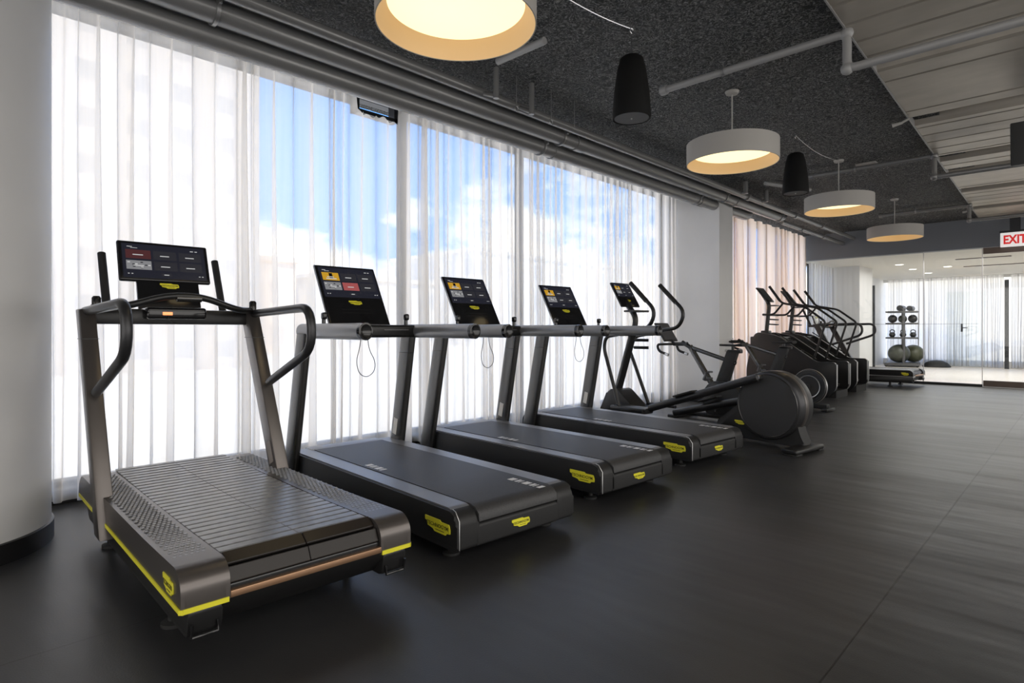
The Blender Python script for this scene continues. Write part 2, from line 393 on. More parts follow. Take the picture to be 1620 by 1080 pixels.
# metal deck: flat pans with thin joints and deep cross troughs
prof = []
x = -4.0; troughs = [-1.9, -.0, 1.9, 3.75, 5.6, 7.4, 9.25, 10.1, 11.6, 13.4]
def zdeck(x):
    for c in troughs:
        d = abs(x - c)
        if d < .10: return 3.44
        if d < .16: return 3.44 - (d - .10) / .06 * .115
    return 3.325 if abs((x + 40) % .33 - .165) > .008 else 3.335
x = -4.0
while x < XG + .2: prof.append((x, zdeck(x))); x += .0195 if True else 0
vb, vt = [], []
for x_, z_ in prof:
    ye = 1.25 + (x_ - 4.39) * .026
    vb.append(bm.verts.new((x_, ye, z_))); vt.append(bm.verts.new((x_, -4.5, z_)))
for i in range(len(prof) - 1): bm.faces.new((vb[i], vb[i + 1], vt[i + 1], vt[i]))
obj('ceiling_deck', bm, 'deck', smooth=0, kind='structure')
bm = B()
for (a, b_) in ((-4, XG + .2),):
    v = [(a, 1.25 + (a - 4.39) * .026), (b_, 1.25 + (b_ - 4.39) * .026)]
    prism(bm, [(v[0][0], v[0][1] - .012), (v[1][0], v[1][1] - .012), (v[1][0], v[1][1]), (v[0][0], v[0][1])], 3.318, 3.5, 'z')
obj('trim_deck_edge', bm, 'pipe_light', smooth=0, kind='structure')
bm = B(); bx2(bm, (-4, -4.5, 3.5), (XG + .2, 1.7, 3.6)); obj('ceiling_slab', bm, 'matte_black', smooth=0, kind='structure')
bm = B(); bx2(bm, (-4.15, -4.5, 0), (-4, 5.25, 3.6)); obj('wall_back', bm, 'wall', smooth=0, kind='structure')
bm = B(); bx2(bm, (-4, -4.65, 0), (23.2, -4.5, 3.6)); obj('wall_right', bm, 'wall', smooth=0, kind='structure')
bm = B(); bx2(bm, (-4, 4.92, 0), (.0, 5.25, 3.6)); obj('wall_window_side', bm, 'wall', smooth=0, kind='structure')
bm = B(); bx2(bm, (0, 4.98, 3.42), (XG + .1, 5.2, 3.6)); obj('wall_window_header', bm, 'wall', smooth=0, kind='structure')
bm = B(); bx2(bm, (0, 4.86, 0), (XG, 5.2, .09)); obj('baseboard_window', bm, 'base_black', smooth=0, kind='structure')

# round column at the left and square columns along the windows
bm = B(); lathe(bm, [(.5, .1), (.5, CE)], (.106, 4.245, 0), 96); obj('wall_round_column', bm, 'column_paint', kind='structure')
bm = B(); lathe(bm, [(.512, 0), (.512, .1), (.5, .104)], (.106, 4.245, 0), 96); obj('baseboard_round_column', bm, 'base_black', kind='structure')
bm = B(); bx2(bm, (8.85, 4.09, 0), (9.33, 5.2, CE)); obj('wall_column_middle', bm, 'column_paint', smooth=0, kind='structure')
bm = B(); bx2(bm, (8.84, 4.08, 0), (9.34, 5.2, .1)); obj('baseboard_column', bm, 'base_black', smooth=0, kind='structure')
bm = B(); bx2(bm, (17.2, 4.2, 0), (18.5, 5.2, 2.8)); obj('wall_column_studio', bm, 'column_paint', smooth=0, kind='structure')
bm = B(); bx2(bm, (18.6, 4.86, 0), (23.2, 5.2, 2.8)); obj('wall_studio_left', bm, 'wall', smooth=0, kind='structure')
bm = B(); bx2(bm, (18.5, 4.15, .004), (18.55, 4.2, 2.35)); obj('trim_studio_post', bm, 'frame', smooth=0, kind='structure')

# fascia over the glass front, studio ceiling
bm = B(); bx2(bm, (XG - .02, -4.5, 2.79), (XG + .2, 5.2, 3.6)); obj('wall_fascia', bm, 'fascia', smooth=0, kind='structure')
bm = B(); bx2(bm, (XG + .2, -4.5, 2.79), (23.2, 5.25, 2.95)); obj('ceiling_studio', bm, 'studio_ceiling', smooth=0, kind='structure')

# window mullions and panes
def window(name, x0, x1, mull, z1=3.41, y=5.05):
    bm = B()
    for x in [x0 + .03, *mull, x1 - .03]: bx2(bm, (x - .03, y - .04, .09), (x + .03, y + .06, z1))
    bx2(bm, (x0, y - .04, .09), (x1, y + .06, .12)); bx2(bm, (x0, y - .04, z1 - .05), (x1, y + .06, z1))
    f = obj(name, bm, 'frame', smooth=0, kind='structure')
    bm = B(); bx2(bm, (x0, y, .1), (x1, y + .008, z1 - .04)); obj('pane', bm, 'glass', f, smooth=0)
    return f
window('window_1', 0.0, 8.85, [3.6, 5.36])
window('window_2', 9.33, XG - .02, [11.2, 13.2])
window('window_3', XG + .02, 17.2, [16.1], 2.8)
# small black vent sash showing above the lowered curtain heading
f = B()
for (x0, x1, z0, z1) in ((2.97, 3.01, 3.19, 3.38), (3.40, 3.44, 3.19, 3.38), (2.97, 3.44, 3.19, 3.225), (2.97, 3.44, 3.36, 3.38)): bx2(f, (x0, 4.9, z0), (x1, 5.0, z1))
obj('window_4', f, 'frame', smooth=0, kind='structure')

# ------------------------------------------------------------------ curtains
def curtain(name, x0, x1, y, z0, z1, m, seed, amp=.045, wl=.15, label='', group=None, notch=None, axis='x', den=.011, sharp=1.6):
    rg = random.Random(seed); L = x1 - x0; n = int(L / den)
    # irregular pleats: random pleat widths
    cuts = [0]; 
    while cuts[-1] < L: cuts.append(cuts[-1] + wl * (.45 + 1.3 * rg.random() ** 1.5))
    amps = [amp * (.35 + .9 * rg.random()) for _ in cuts]; lean = [rg.uniform(-.05, .05) for _ in cuts]; over = [rg.uniform(.06, .26) for _ in cuts]
    bm = B(); rows = 9; grid = []
    for i in range(n + 1):
        s = L * i / n; k = max(j for j in range(len(cuts)) if cuts[j] <= s + 1e-9); k = min(k, len(cuts) - 2)
        u = (s - cuts[k]) / (cuts[k + 1] - cuts[k]); colv = []
        prof = (1 - abs(2 * u - 1) ** sharp)
        for r in range(rows):
            v = r / (rows - 1); zt = z1
            if notch and notch[0] <= s + x0 <= notch[1]: zt = notch[2] + .012 * sin(s * 90)
            z = z0 + (zt - z0) * v
            gather = .55 + .45 * (1 - v) ** .7
            ph = 2 * pi * u
            d = (sin(ph) * amps[k] * .5) * gather
            fold = over[k] * (cuts[k + 1] - cuts[k]) * gather
            xo = s + x0 - sin(2 * ph) * fold + lean[k] * (1 - v) * sin(pi * u) ** 2 + .008 * sin(v * 5 + .7) 
            colv.append(bm.verts.new((xo, y - d, z) if axis == 'x' else (y - d, xo, z)))
        grid.append(colv)
    for i in range(n):
        for r in range(rows - 1): bm.faces.new((grid[i][r], grid[i + 1][r], grid[i + 1][r + 1], grid[i][r + 1]))
    return obj(name, bm, m, smooth=180, label=label, cat='curtain', group=group)
G = 'sheer curtains along the window wall'
curtain('sheer_curtain', -.1, 2.02, YW, .03, 3.34, 'sheer', 1, .15, .24, 'white sheer curtain beside the round column, behind the nearest treadmill', G)
curtain('sheer_curtain', 1.98, 3.70, YW - .01, .03, 3.34, 'sheer', 2, .13, .20, 'white sheer curtain with blue sky showing through and a dip at a black vent window', G, notch=(2.90, 3.36, 3.14))
curtain('sheer_curtain', 3.66, 5.30, YW, .03, 3.34, 'sheer', 3, .09, .18, 'white sheer curtain behind the second and third screens, blue sky showing through', G)
curtain('sheer_curtain', 5.25, 8.83, YW, .03, 3.34, 'sheer', 4, .09, .19, 'long white sheer curtain reaching the square grey column', G)
curtain('sheer_curtain', 9.5, 12.1, YW, .03, 3.34, 'sheer_warm', 5, .15, .40, 'cream curtain just right of the square column', 'cream curtains between the column and the glass front')
curtain('sheer_curtain', 12.08, 15.0, YW, .03, 3.34, 'sheer_warm', 6, .14, .36, 'cream curtain behind the stair climbers, ending at the glass front', 'cream curtains between the column and the glass front')
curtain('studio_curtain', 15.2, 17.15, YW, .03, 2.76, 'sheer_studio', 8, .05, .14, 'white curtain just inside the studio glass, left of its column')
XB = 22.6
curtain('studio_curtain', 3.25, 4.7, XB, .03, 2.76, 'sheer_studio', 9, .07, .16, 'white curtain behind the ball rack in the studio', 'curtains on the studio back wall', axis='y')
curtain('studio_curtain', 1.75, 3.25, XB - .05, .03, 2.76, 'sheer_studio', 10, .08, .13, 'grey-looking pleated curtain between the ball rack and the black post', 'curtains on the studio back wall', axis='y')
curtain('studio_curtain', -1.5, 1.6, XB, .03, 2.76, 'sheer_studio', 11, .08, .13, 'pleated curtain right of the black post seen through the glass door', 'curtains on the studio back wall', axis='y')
bm = B(); bx2(bm, (XB - .2, 1.62, .004), (XB - .1, 1.72, 2.6)); obj('trim_studio_back_post', bm, 'frame', smooth=0, kind='structure')
bm = B()
for y0, y1 in ((-4.5, -1.5),): bx2(bm, (XB + .2, y0, 0), (XB + .4, y1, 2.8))
bx2(bm, (XB + .2, -1.5, 0), (XB + .4, 5.2, .2)); bx2(bm, (XB + .2, -1.5, 2.7), (XB + .4, 5.2, 2.8))
obj('wall_studio_back', bm, 'wall', smooth=0, kind='structure')
bm = B(); bx2(bm, (XB - .145, 2.15, .03), (XB - .13, 3.1, 2.3)); obj('door_2', bm, 'glass', smooth=0, kind='structure')
# exit door hardware on the studio back window door
th = thing('door_lever', (XB - .165, 2.72, 1.2), 0, 'dark lever door handle in front of the studio back curtain', 'door handle')
bm = B(); bx2(bm, (-.02, -.025, -.12), (.02, .025, .12), .008); obj('back_plate', bm, 'frame', th)
bm = B(); tube(bm, [(-.02, 0, 0), (-.07, 0, 0), (-.07, -.15, 0)], .014, 8, .03); obj('lever', bm, 'frame', th)

# ------------------------------------------------------------------ glass front
def pane(name, y0, y1, z0=.1, z1=2.79):
    bm = B(); bx2(bm, (XG + .04, y0, z0), (XG + .052, y1, z1))
    return obj(name, bm, 'glass', smooth=0, kind='structure')
pane('window_5', 2.50, 4.75); pane('window_6', 1.52, 2.48)
d = pane('door_1', -.2, 1.49, .12, 2.68)
bm = B(); bx2(bm, (XG + .015, -.2, .015), (XG + .075, 1.49, .13)); bx2(bm, (XG + .015, -.2, 2.66), (XG + .075, 1.49, 2.78)); obj('door_rail', bm, 'brown', d, smooth=0)
pane('window_7', -4.4, -.25)
bm = B()
for y in (2.49, 1.505, -.225): bx2(bm, (XG + .035, y - .006, .05), (XG + .06, y + .006, 2.79))
obj('trim_glass_joint', bm, 'silver', smooth=0, kind='structure')
bm = B(); bx2(bm, (XG + .0, 1.5, 0), (XG + .08, 4.79, .05)); obj('baseboard_glass', bm, 'base_black', smooth=0, kind='structure')
bm = B(); bx2(bm, (XG - .03, -4.4, 0), (XG + .1, 1.5, .012)); obj('trim_threshold', bm, 'silver', smooth=0, kind='structure')
bm = B(); bx2(bm, (XG + .034, 1.55, 1.262), (XG + .038, 4.7, 1.268)); obj('trim_glass_line', bm, 'rack', smooth=0, kind='structure')

# exit sign hangs in front of the fascia
ex = thing('exit_sign', (14.85, 1.0, 2.74), 0, 'white exit sign with red letters under the ceiling in front of the glass door', 'exit sign')
bm = B(); bx2(bm, (-.03, -.24, 0), (.03, .20, .27), .006); obj('housing', bm, 'exit_white', ex)
tb = text_bm('EXIT', .34, .17, .004, .035); xf(tb, Matrix.Translation((-.033, -.02, .135)) @ SIDE_L.to_4x4())
obj('lettering', tb, 'exit_red', ex, smooth=0, label='red EXIT letters')
bm = B(); bx2(bm, (-.035, -.25, .27), (.035, .21, .31)); bx2(bm, (-.02, -.1, .31), (.02, .06, .61)); obj('mount', bm, 'frame', ex)

# ------------------------------------------------------------------ pipes on the ceiling
def pth(name, pts, r, m, lab, cat='pipe', group=None, rings=(), seg=16, fil=.06, ringr=1.22):
    bm = B(); tube(bm, pts, r, seg, fil); p = obj(name, bm, m, label=lab, cat=cat, group=group)
    for c, ax in rings:
        bm = B(); w_ = r * .9; lathe(bm, [(r * .9, -w_), (r * ringr, -w_), (r * ringr, w_), (r * .9, w_)], c, 18, ax); obj('coupling', bm, m, p)
    return p
GP = 'long pipes under the ceiling along the window'
pth('ceiling_pipe', [(-3.9, 4.18, 3.09), (10.15, 4.18, 3.09), (10.35, 4.18, 3.37)], .082, 'pipe', 'thick grey ceiling pipe running lowest and closest to the curtain tops', group=GP, rings=[((5.0, 4.18, 3.09), 'x'), ((8.4, 4.18, 3.09), 'x')], fil=.15, ringr=1.1)
pth('ceiling_pipe', [(-3.9, 3.99, 3.175), (11.2, 3.99, 3.175), (11.4, 3.99, 3.375)], .080, 'pipe', 'thick grey ceiling pipe in the middle of the bundle by the window', group=GP, rings=[((5.15, 3.99, 3.175), 'x'), ((9.2, 3.99, 3.175), 'x')], fil=.15, ringr=1.1)
pth('ceiling_pipe', [(-3.9, 3.80, 3.215), (11.0, 3.80, 3.215), (15.07, 3.80, 3.215)], .044, 'pipe', 'thinner grey pipe of the bundle, farthest from the window, running to the slate fascia', group=GP, rings=[((9.2, 3.8, 3.215), 'x'), ((11.3, 3.8, 3.215), 'x'), ((12.8, 3.8, 3.215), 'x')], ringr=1.35)
pth('ceiling_pipe', [(11.25, 4.02, 3.12), (15.07, 4.02, 3.12)], .045, 'pipe', 'short thin grey pipe beside the cream curtain ending at the slate fascia', group=GP, rings=[((12.3, 4.02, 3.12), 'x'), ((13.6, 4.02, 3.12), 'x')], ringr=1.35)
hp = None
for i, (x, y, z, r) in enumerate(((4.75, 4.18, 3.09, .082), (4.85, 3.99, 3.175, .08), (8.25, 4.18, 3.09, .082), (8.75, 3.99, 3.175, .08), (11.0, 3.99, 3.175, .08), (1.4, 3.99, 3.175, .08))):
    t_ = thing('pipe_hanger', (x, y, z), 0, ('split ring hanger around the lowest ceiling pipe', 'split ring hanger around the middle ceiling pipe')[i % 2 if i < 4 else 1] +
               (' above the third treadmill' if i < 2 else ' by the square column' if i < 4 else ' near the fascia end' if i == 4 else ' near the round column'), 'pipe hanger', 'pipe hangers')
    bm = B(); lathe(bm, [(r, -.012), (r + .012, -.012), (r + .012, .012), (r, .012)], (0, 0, 0), 20, 'x')
    bx(bm, (0, -r - .02, .02), (.02, .04, .03), bev=.004); bx(bm, (0, r * .2, r + .01), (.03, .05, .03), bev=.004); obj('ring', bm, 'clamp', t_)
    bm = B(); tube(bm, [(0, 0, r), (0, 0, CE - z)], .005, 6); obj('rod', bm, 'clamp', t_)
# vertical droppers and rods above the pipes
for i, (x, y, r, z0) in enumerate(((3.55, 3.62, .026, 3.12), (4.0, 3.62, .026, 3.10), (8.9, 3.7, .035, 3.2), (9.7, 3.7, .035, 3.2))):
    bm = B(); tube(bm, [(x, y, z0), (x, y, CE)], r, 12); tube(bm, [(x, y, z0 + .02), (x, 3.80, 3.215)], r * .8, 10)
    obj('pipe_dropper', bm, 'pipe', label=('short vertical grey pipe left of the rods behind the nearest lamp', 'short vertical grey pipe between the two hook rods', 'short vertical pipe above the square column', 'short vertical pipe just right of the square column top')[i], cat='pipe', group='vertical pipe drops')
for i, x in enumerate((3.78, 4.25, 4.6)):
    t_ = thing('hanging_rod', (x, 3.6, CE), 0, ('thin hook-ended rod between the pipe drops', 'thin hook-ended rod right of the pipe drops', 'thin plain rod left of the nearer speaker')[i], 'rod', 'thin rods hanging from the ceiling')
    bm = B(); tube(bm, [(0, 0, 0), (0, 0, -.27)], .004, 6)
    obj('rod', bm, 'clamp', t_)
    if i < 2:
        bm = B(); tube(bm, [(.022 * sin(a), 0, -.29 - .022 * cos(a) + .0) for a in [k * pi / 5 for k in range(10)]], .004, 6); obj('hook', bm, 'clamp', t_)
# pale conduit boxes on the ceiling
for i, (p, q) in enumerate((((3.35, 3.4, 3.30), (3.35, 2.9, 3.30)), ((9.0, 3.45, 3.33), (9.9, 3.1, 3.33)))):
    bm = B(); tube(bm, [p, q], .028, 12); obj('ceiling_conduit', bm, 'pipe_light', label=('pale conduit stub behind the nearest lamp', 'pale conduit beyond the second lamp')[i], cat='conduit', group='pale conduits')
# sprinkler pipes with a drop under the metal deck
for i, (x, y0) in enumerate(((4.79, 2.73), (8.93, 2.78), (12.9, 2.79))):
    yd = 1.20 + (x - 4.8) * .026
    t_ = thing('sprinkler_pipe', (x, 0, 0), 0, ('grey sprinkler pipe in front of the second lamp, dropping under the metal deck', 'grey sprinkler pipe behind the farther speaker, dropping under the metal deck', 'farthest thin sprinkler pipe beside the last lamp')[i], 'sprinkler pipe', 'sprinkler pipes crossing the ceiling')
    bm = B(); tube(bm, [(0, y0, 3.30), (0, yd + .05, 3.30), (0, yd + .05, 3.04), (0, -4.4, 3.04)], .030, 14, .06); obj('pipe', bm, 'pipe_light' if i == 0 else 'pipe', t_)
    bm = B(); lathe(bm, [(0, 0), (.042, 0), (.042, .06), (.03, .06)], (0, y0 - .03, 3.30), 16, 'y'); obj('end_cap', bm, 'pipe_light' if i == 0 else 'pipe', t_)
    for z in (3.30, 3.04):
        bm = B(); sphere(bm, (0, yd + .05, z), .044, seg=16); obj('elbow', bm, 'pipe_light' if i == 0 else 'pipe', t_)
    bm = B(); tube(bm, [(0, y0 - .55, 3.30), (0, y0 - .55, CE)], .005, 6); lathe(bm, [(.03, -.012), (.036, -.012), (.036, .012), (.03, .012)], (0, y0 - .55, 3.3), 16, 'y'); obj('hanger', bm, 'clamp', t_)
# sprinkler heads at the deck edge
for i, x in enumerate((7.2, 13.4)):
    y = 1.25 + (x - 4.39) * .026
    bm = B(); tube(bm, [(x, y - .02, 3.31), (x, y + .05, 3.28)], .012, 10); tube(bm, [(x, y + .04, 3.28), (x, y + .13, 3.27)], .02, 12, radii=[.014, .022])
    obj('sprinkler', bm, 'cream', label=('pale side sprinkler at the deck edge above the farther speaker', 'farthest side sprinkler at the deck edge by the fascia')[i], cat='sprinkler', group='side sprinklers at the deck edge')
# flat pale junction plates
for i, (x, y) in enumerate(((9.05, 2.12), (9.6, 3.2))):
    bm = B(); bx2(bm, (x - .08, y - .12, CE - .03), (x + .08, y + .12, CE - .002), .005); obj('junction_box', bm, 'cream', label=('small pale ceiling box beside the third lamp mount', 'small pale ceiling box near the long pipes')[i], cat='junction box')
# wall speaker cut by the right edge
t_ = thing('black_wedge_speaker', (7.6, .40, 2.73), 0, 'black angular box hanging under the metal deck at the right edge', 'speaker')
bm = B(); prism(bm, [(-.12, 0), (.12, .04), (.16, .40), (-.16, .40)], -.13, .13, 'y', .01); obj('cabinet', bm, 'matte_black', t_)
bm = B(); tube(bm, [(0, 0, .4), (0, 0, .60)], .012, 8); obj('bracket', bm, 'frame', t_)

# ------------------------------------------------------------------ pendant lamps
def make_lamp():
    t_ = thing('pendant_lamp', (0, 0, 0), 0, 'x', 'pendant lamp', 'round drum pendant lamps')
    bm = B(); lathe(bm, [(.395, -.055 + .155), (.405, 0), (.411, 0), (.411, .19), (0, .19)], (0, 0, 0), 72); obj('drum_shade', bm, 'cream', t_, label='pale fabric drum')
    bm = B(); lathe(bm, [(.4045, .002), (.352, .098)], (0, 0, 0), 72); obj('lining', bm, 'shade_in', t_, label='warm orange inner lining')
    bm = B(); lathe(bm, [(.356, .10), (.30, .094), (0, .092)], (0, 0, 0), 72); obj('diffuser', bm, 'diffuser', t_, label='glowing round diffuser')
    bm = B(); tube(bm, [(0, 0, .19), (0, 0, CE - 2.707 - .01)], .0075, 8); obj('stem', bm, 'cream', t_)
    bm = B(); lathe(bm, [(0, CE - 2.707 - .03), (.055, CE - 2.707 - .025), (.065, CE - 2.707 - .001)], (0, 0, 0), 24); obj('canopy', bm, 'cream', t_)
    return t_
lamp = make_lamp()
lamps = [((1.99, 2.32), 'largest-looking drum pendant lamp, at the top edge above the second treadmill'), ((5.44, 2.39), 'drum pendant lamp between the two hanging speakers'),
         ((8.63, 2.35), 'drum pendant lamp just right of the farther hanging speaker'), ((11.85, 2.36), 'smallest, farthest drum pendant lamp in front of the slate fascia')]
for i, ((x, y), lab) in enumerate(lamps):
    o = lamp if i == 0 else dup(lamp)
    o.location = (x, y, 2.707); o['label'] = lab

# hanging speakers
t_ = thing('hanging_speaker', (3.76, 2.41, 2.70), 0, 'black bell-shaped speaker hanging between the two nearer lamps', 'speaker', 'bell-shaped hanging speakers')
bm = B(); lathe(bm, [(0, .012), (.128, .012), (.137, 0), (.141, .02), (.128, .20), (.105, .36), (.085, .44), (.06, .46), (0, .462)], (0, 0, 0), 40); obj('cabinet', bm, 'speaker', t_)
bm = B(); lathe(bm, [(0, .006), (.126, .004)], (0, 0, 0), 40); obj('grille', bm, mat('speaker_grille', (.07, .07, .072), .6), t_, label='dark grey round grille')
bm = B(); lathe(bm, [(0, -.004), (.006, -.002), (.006, .006)], (0, 0, 0), 10); obj('centre_screw', bm, 'silver', t_)
bm = B(); tube(bm, [(0, 0, .46), (0, 0, .63)], .0035, 6); lathe(bm, [(.008, .46), (.008, .5), (.0, .505)], (0, 0, 0), 8); obj('cable', bm, 'steel', t_)
bm = B(); tube(bm, [(.02 * sin(a), 0, .65 - .02 * cos(a)) for a in [k * pi / 6 for k in range(13)]], .0035, 6); obj('hook', bm, 'steel', t_)
dup(t_, (7.13, 2.39, 2.70), label='smaller-looking black bell-shaped speaker between the second and third lamps')
for i, (a, b_) in enumerate((((3.76, 2.41), (3.0, 2.50)), ((7.13, 2.39), (8.55, 2.33)))):
    bm = B(); n = 12
    tube(bm, [(a[0] + (b_[0] - a[0]) * k / n, a[1] + (b_[1] - a[1]) * k / n, CE - .015 - (.02, .06)[i] * 4 * (k / n) * (1 - k / n)) for k in range(n + 1)], .004, 6)
    obj('speaker_wire', bm, 'steel', label=('thin wire running from the nearer speaker hook to the top of the picture', 'thin sagging wire from the farther speaker to the third lamp mount')[i], cat='wire', group='speaker wires')

exec_marker = 0
# ------------------------------------------------------------------ curved slat treadmill
def beam_bm(a, b_, wx, wy, bev=.008):
    """box section leaning from a (bottom centre) to b (top centre); horizontal size wx, wy"""
    bm = B(); vs = []
    for (p, s) in ((a, 1), (b_, 1)):
        for dx, dy in ((-.5, -.5), (.5, -.5), (.5, .5), (-.5, .5)): vs.append(bm.verts.new((p[0] + dx * wx * s, p[1] + dy * wy * s, p[2])))
    bm.faces.new(vs[:4][::-1]); bm.faces.new(vs[4:])
    for k in range(4): bm.faces.new((vs[k], vs[(k + 1) % 4], vs[4 + (k + 1) % 4], vs[4 + k]))
    bmesh.ops.bevel(bm, geom=list(bm.edges), offset=bev, segments=2, profile=.5, affect='EDGES'); return bm

def slat_treadmill(loc, rz, label, body='bronze', ls=0., scr=0):
    t_ = thing('slat_treadmill', loc, rz, label, 'treadmill')
    Lg = 1.98; stripe = 'yellow' if body == 'bronze' else 'silver'
    # side housings with rounded ends
    side = rnd([(0, .205), (0, .30), (.05, .345), (.5, .335), (Lg - .5, .335), (Lg - .08, .335), (Lg, .27), (Lg, .205)], [.01, .05, .04, .2, .2, .05, .05, .01], 6)
    for s, nm in ((-1, 'left'), (1, 'right')):
        a, b_ = (-.457, -.30) if s < 0 else (.30, .447)
        bm = B(); prism(bm, side, a, b_, 'x', .022, 4); h = obj('side_housing', bm, body, t_)
        # textured foot pad
        bm = B(); x0 = (-.440 if s < 0 else .322); 
        for i in range(58):
            for j in range(6):
                y = .18 + i * .028; x = x0 + .010 + j * .019 + (.0095 if i % 2 else 0)
                r_ = bmesh.ops.create_cone(bm, cap_ends=True, segments=6, radius1=.0095, radius2=.006, depth=.004)['verts']
                bmesh.ops.transform(bm, matrix=Matrix.Translation((x, y, 0.3385 + (.002 if y < .3 else 0))), verts=r_)
        obj('grip_pad', bm, 'slat', h, smooth=0, label='raised honeycomb foot pad')
        # yellow edge line wrapping the corner
        bm = B(); xo = -.457 if s < 0 else .447
        bx2(bm, (xo - .004, .012, .207), (xo + .004, Lg - .02, .224)); obj('edge_stripe', bm, stripe, h, smooth=0, label=stripe + ' edge stripe')
        bm = B(); bx2(bm, (min(xo - s * .007, s * .305), -.004, .207), (max(xo - s * .007, s * .305), .004, .224)); bx(bm, (xo - s * .004, .004, .2155), (.013, .016, .0168), Matrix.Rotation(-s * pi / 4, 3, 'Z'))
        obj('edge_stripe', bm, stripe, h, smooth=0, label=stripe + ' edge stripe across the rear')
        # lower skid with moulded carry grip
        bm = B(); prism(bm, rnd([(.03, .108), (.012, .206), (Lg - .02, .206), (Lg - .15, .10)], .02), s * .43, s * .32, 'x', .006); obj('lower_skid', bm, 'black', t_)
        bm = B(); tube(bm, [(s * .335, .02, .15), (s * .335, .016, .112), (s * .42, .016, .112), (s * .42, .008, .16)], .006, 8); obj('carry_grip', bm, 'black_gloss', t_)
        for y in (.42, Lg - .4):
            bm = B(); lathe(bm, [(0, .0), (.045, .0), (.045, .014), (.02, .02), (.02, .14)], (s * .37, y, 0), 20); obj('foot', bm, 'rubber', t_)
    # slatted belt following a shallow curve
    bm = B(); z0 = .345
    def surf(u):      # u from rear to front along the belt
        return z0 - .012 * sin(pi * min(max(u / (Lg - .1), 0), 1))
    n = 29; y0 = .12; pitch = (Lg - .08 - y0) / n
    for k in range(n):
        y = y0 + (k + .5) * pitch
        for a, b_ in ((-.297, -.0004), (.0004, .297)): bx2(bm, (a, y - pitch / 2 + .0075, surf(y) - .014), (b_, y + pitch / 2 - .0075, surf(y)), .002, 1)
    # slats turning down over the rear drum
    for k, (yy_, zz_, an) in enumerate(((.078, .330, -R(34)), (.030, .286, -R(64)))):
        f0 = len(bm.faces)
        for a, b_ in ((-.297, -.001), (.001, .297)): bx(bm, ((a + b_) / 2, yy_, zz_), (b_ - a, pitch - .006, .014), Matrix.Rotation(-an, 3, 'X'), .003, 1)
        bm.faces.ensure_lookup_table()
        for f in bm.faces[f0:]: f.material_index = 2
    bx2(bm, (-.298, .09, .20), (.298, Lg - .06, .316), mi=1)
    obj('slat_belt', bm, ['slat', 'speaker', 'slat_gloss'], t_, smooth=0, label='grey running belt of cross slats')
    bm = B(); bx2(bm, (-.30, .010, .235), (.30, .06, .262), .006); obj('rear_drum_cover', bm, 'black_gloss', t_)
    bm = B(); bx2(bm, (-.30, -.004, .218), (.30, .03, .242), .002); obj('rear_strip', bm, 'copper', t_, label='copper coloured rear strip')
    bm = B(); prism(bm, [(.008, .218), (.014, .19), (.10, .11), (Lg - .15, .10), (Lg - .12, .218)], -.32, .32, 'x'); obj('under_frame', bm, 'black', t_)
    # uprights, cross bar, loops
    for s in (-1, 1):
        ux, lx = (-.452, -.432) if s < 0 else (.425, .425)
        u = obj('upright', beam_bm((ux, 1.25, .15), (ux, 1.80, 1.262), .074, .125), body, t_)
        bm = B(); bx(bm, (ux, 1.72, 1.10), (.0795, .127, .003)); obj('joint_line', bm, 'black', u)
        bm = B(); tube(bm, [(ux, 1.80, 1.25), (lx, .92 + ls, 1.272), (lx, .90 + ls, 1.045), (ux, 1.48, .83)], .0245, 14, .11); obj('side_handle', bm, 'char_dark', t_, label='dark D-shaped side handle')
        # front push grip
        bm = B(); tube(bm, [(s * .32 - .003, 1.97, 1.25), (s * .32 - .003, 2.14, 1.61)], .022, 14); obj('push_grip', bm, 'rubber', t_)
        bm = B(); lathe(bm, [(0, .0), (.022, .0), (.022, .05), (.014, .06), (0, .06)], (s * .415, 1.72, 1.272), 14); obj('rest_knob', bm, 'black_gloss', t_)
    bm = B(); bx2(bm, (-.42, 1.76, 1.18), (.42, 1.86, 1.268), .01); bx2(bm, (-.33, 1.80, 1.20), (.33, 2.02, 1.25), .01); obj('cross_bar', bm, 'black', t_)
    bm = B(); tube(bm, [(-.43, 1.74, 1.27), (-.31, 1.62, 1.272), (-.10, 1.60, 1.342), (.08, 1.60, 1.342), (.29, 1.62, 1.268), (.43, 1.74, 1.27)], .019, 14, .08)
    hb = obj('hand_bar', bm, 'black', t_, label='raised black centre hand bar')
    bm = B(); tube(bm, [(-.055, 1.598, 1.328), (.075, 1.598, 1.328)], .018, 12, flat=(1, 1.1)); obj('pulse_sensor', bm, 'char', hb)
    tr_ = obj('control_tray', (lambda b2: (bx2(b2, (-.19, 1.66, 1.210), (.125, 1.80, 1.278), .016, 3), b2)[1])(B()), 'black_gloss', t_)
    bm = B(); bx2(bm, (-.11, 1.654, 1.232), (-.06, 1.662, 1.25), .002); obj('indicator', bm, em('indicator_orange', (.9, .28, .1), 1.), tr_, label='orange lit indicator')
    bm = B(); tube(bm, [(-.08, 1.655, 1.23), (-.085, 1.65, 1.21), (-.06, 1.66, 1.19), (.0, 1.66, 1.185)], .002, 6); obj('safety_cord', bm, 'black', tr_)
    # neck panel and screen
    a = R(20); yb, zb = 1.99, 1.445
    rt = Matrix.Rotation(-a, 3, 'X')
    bm = B(); bx(bm, (-.003, 0, -.11), (.345, .028, .26), bev=.006); xf(bm, Matrix.Translation((0, yb, zb)) @ rt.to_4x4()); nk = obj('neck_panel', bm, 'black_gloss', t_)
    badge(nk, Vector((0, yb, zb)) + rt @ Vector((-.0, -.017, -.035)), rt, .105, .034)
    bm = B(); bx(bm, (-.01, -.004, .125), (.505, .030, .265), bev=.012, seg=3); xf(bm, Matrix.Translation((0, yb, zb)) @ rt.to_4x4()); sh = obj('screen', bm, 'black_gloss', t_)
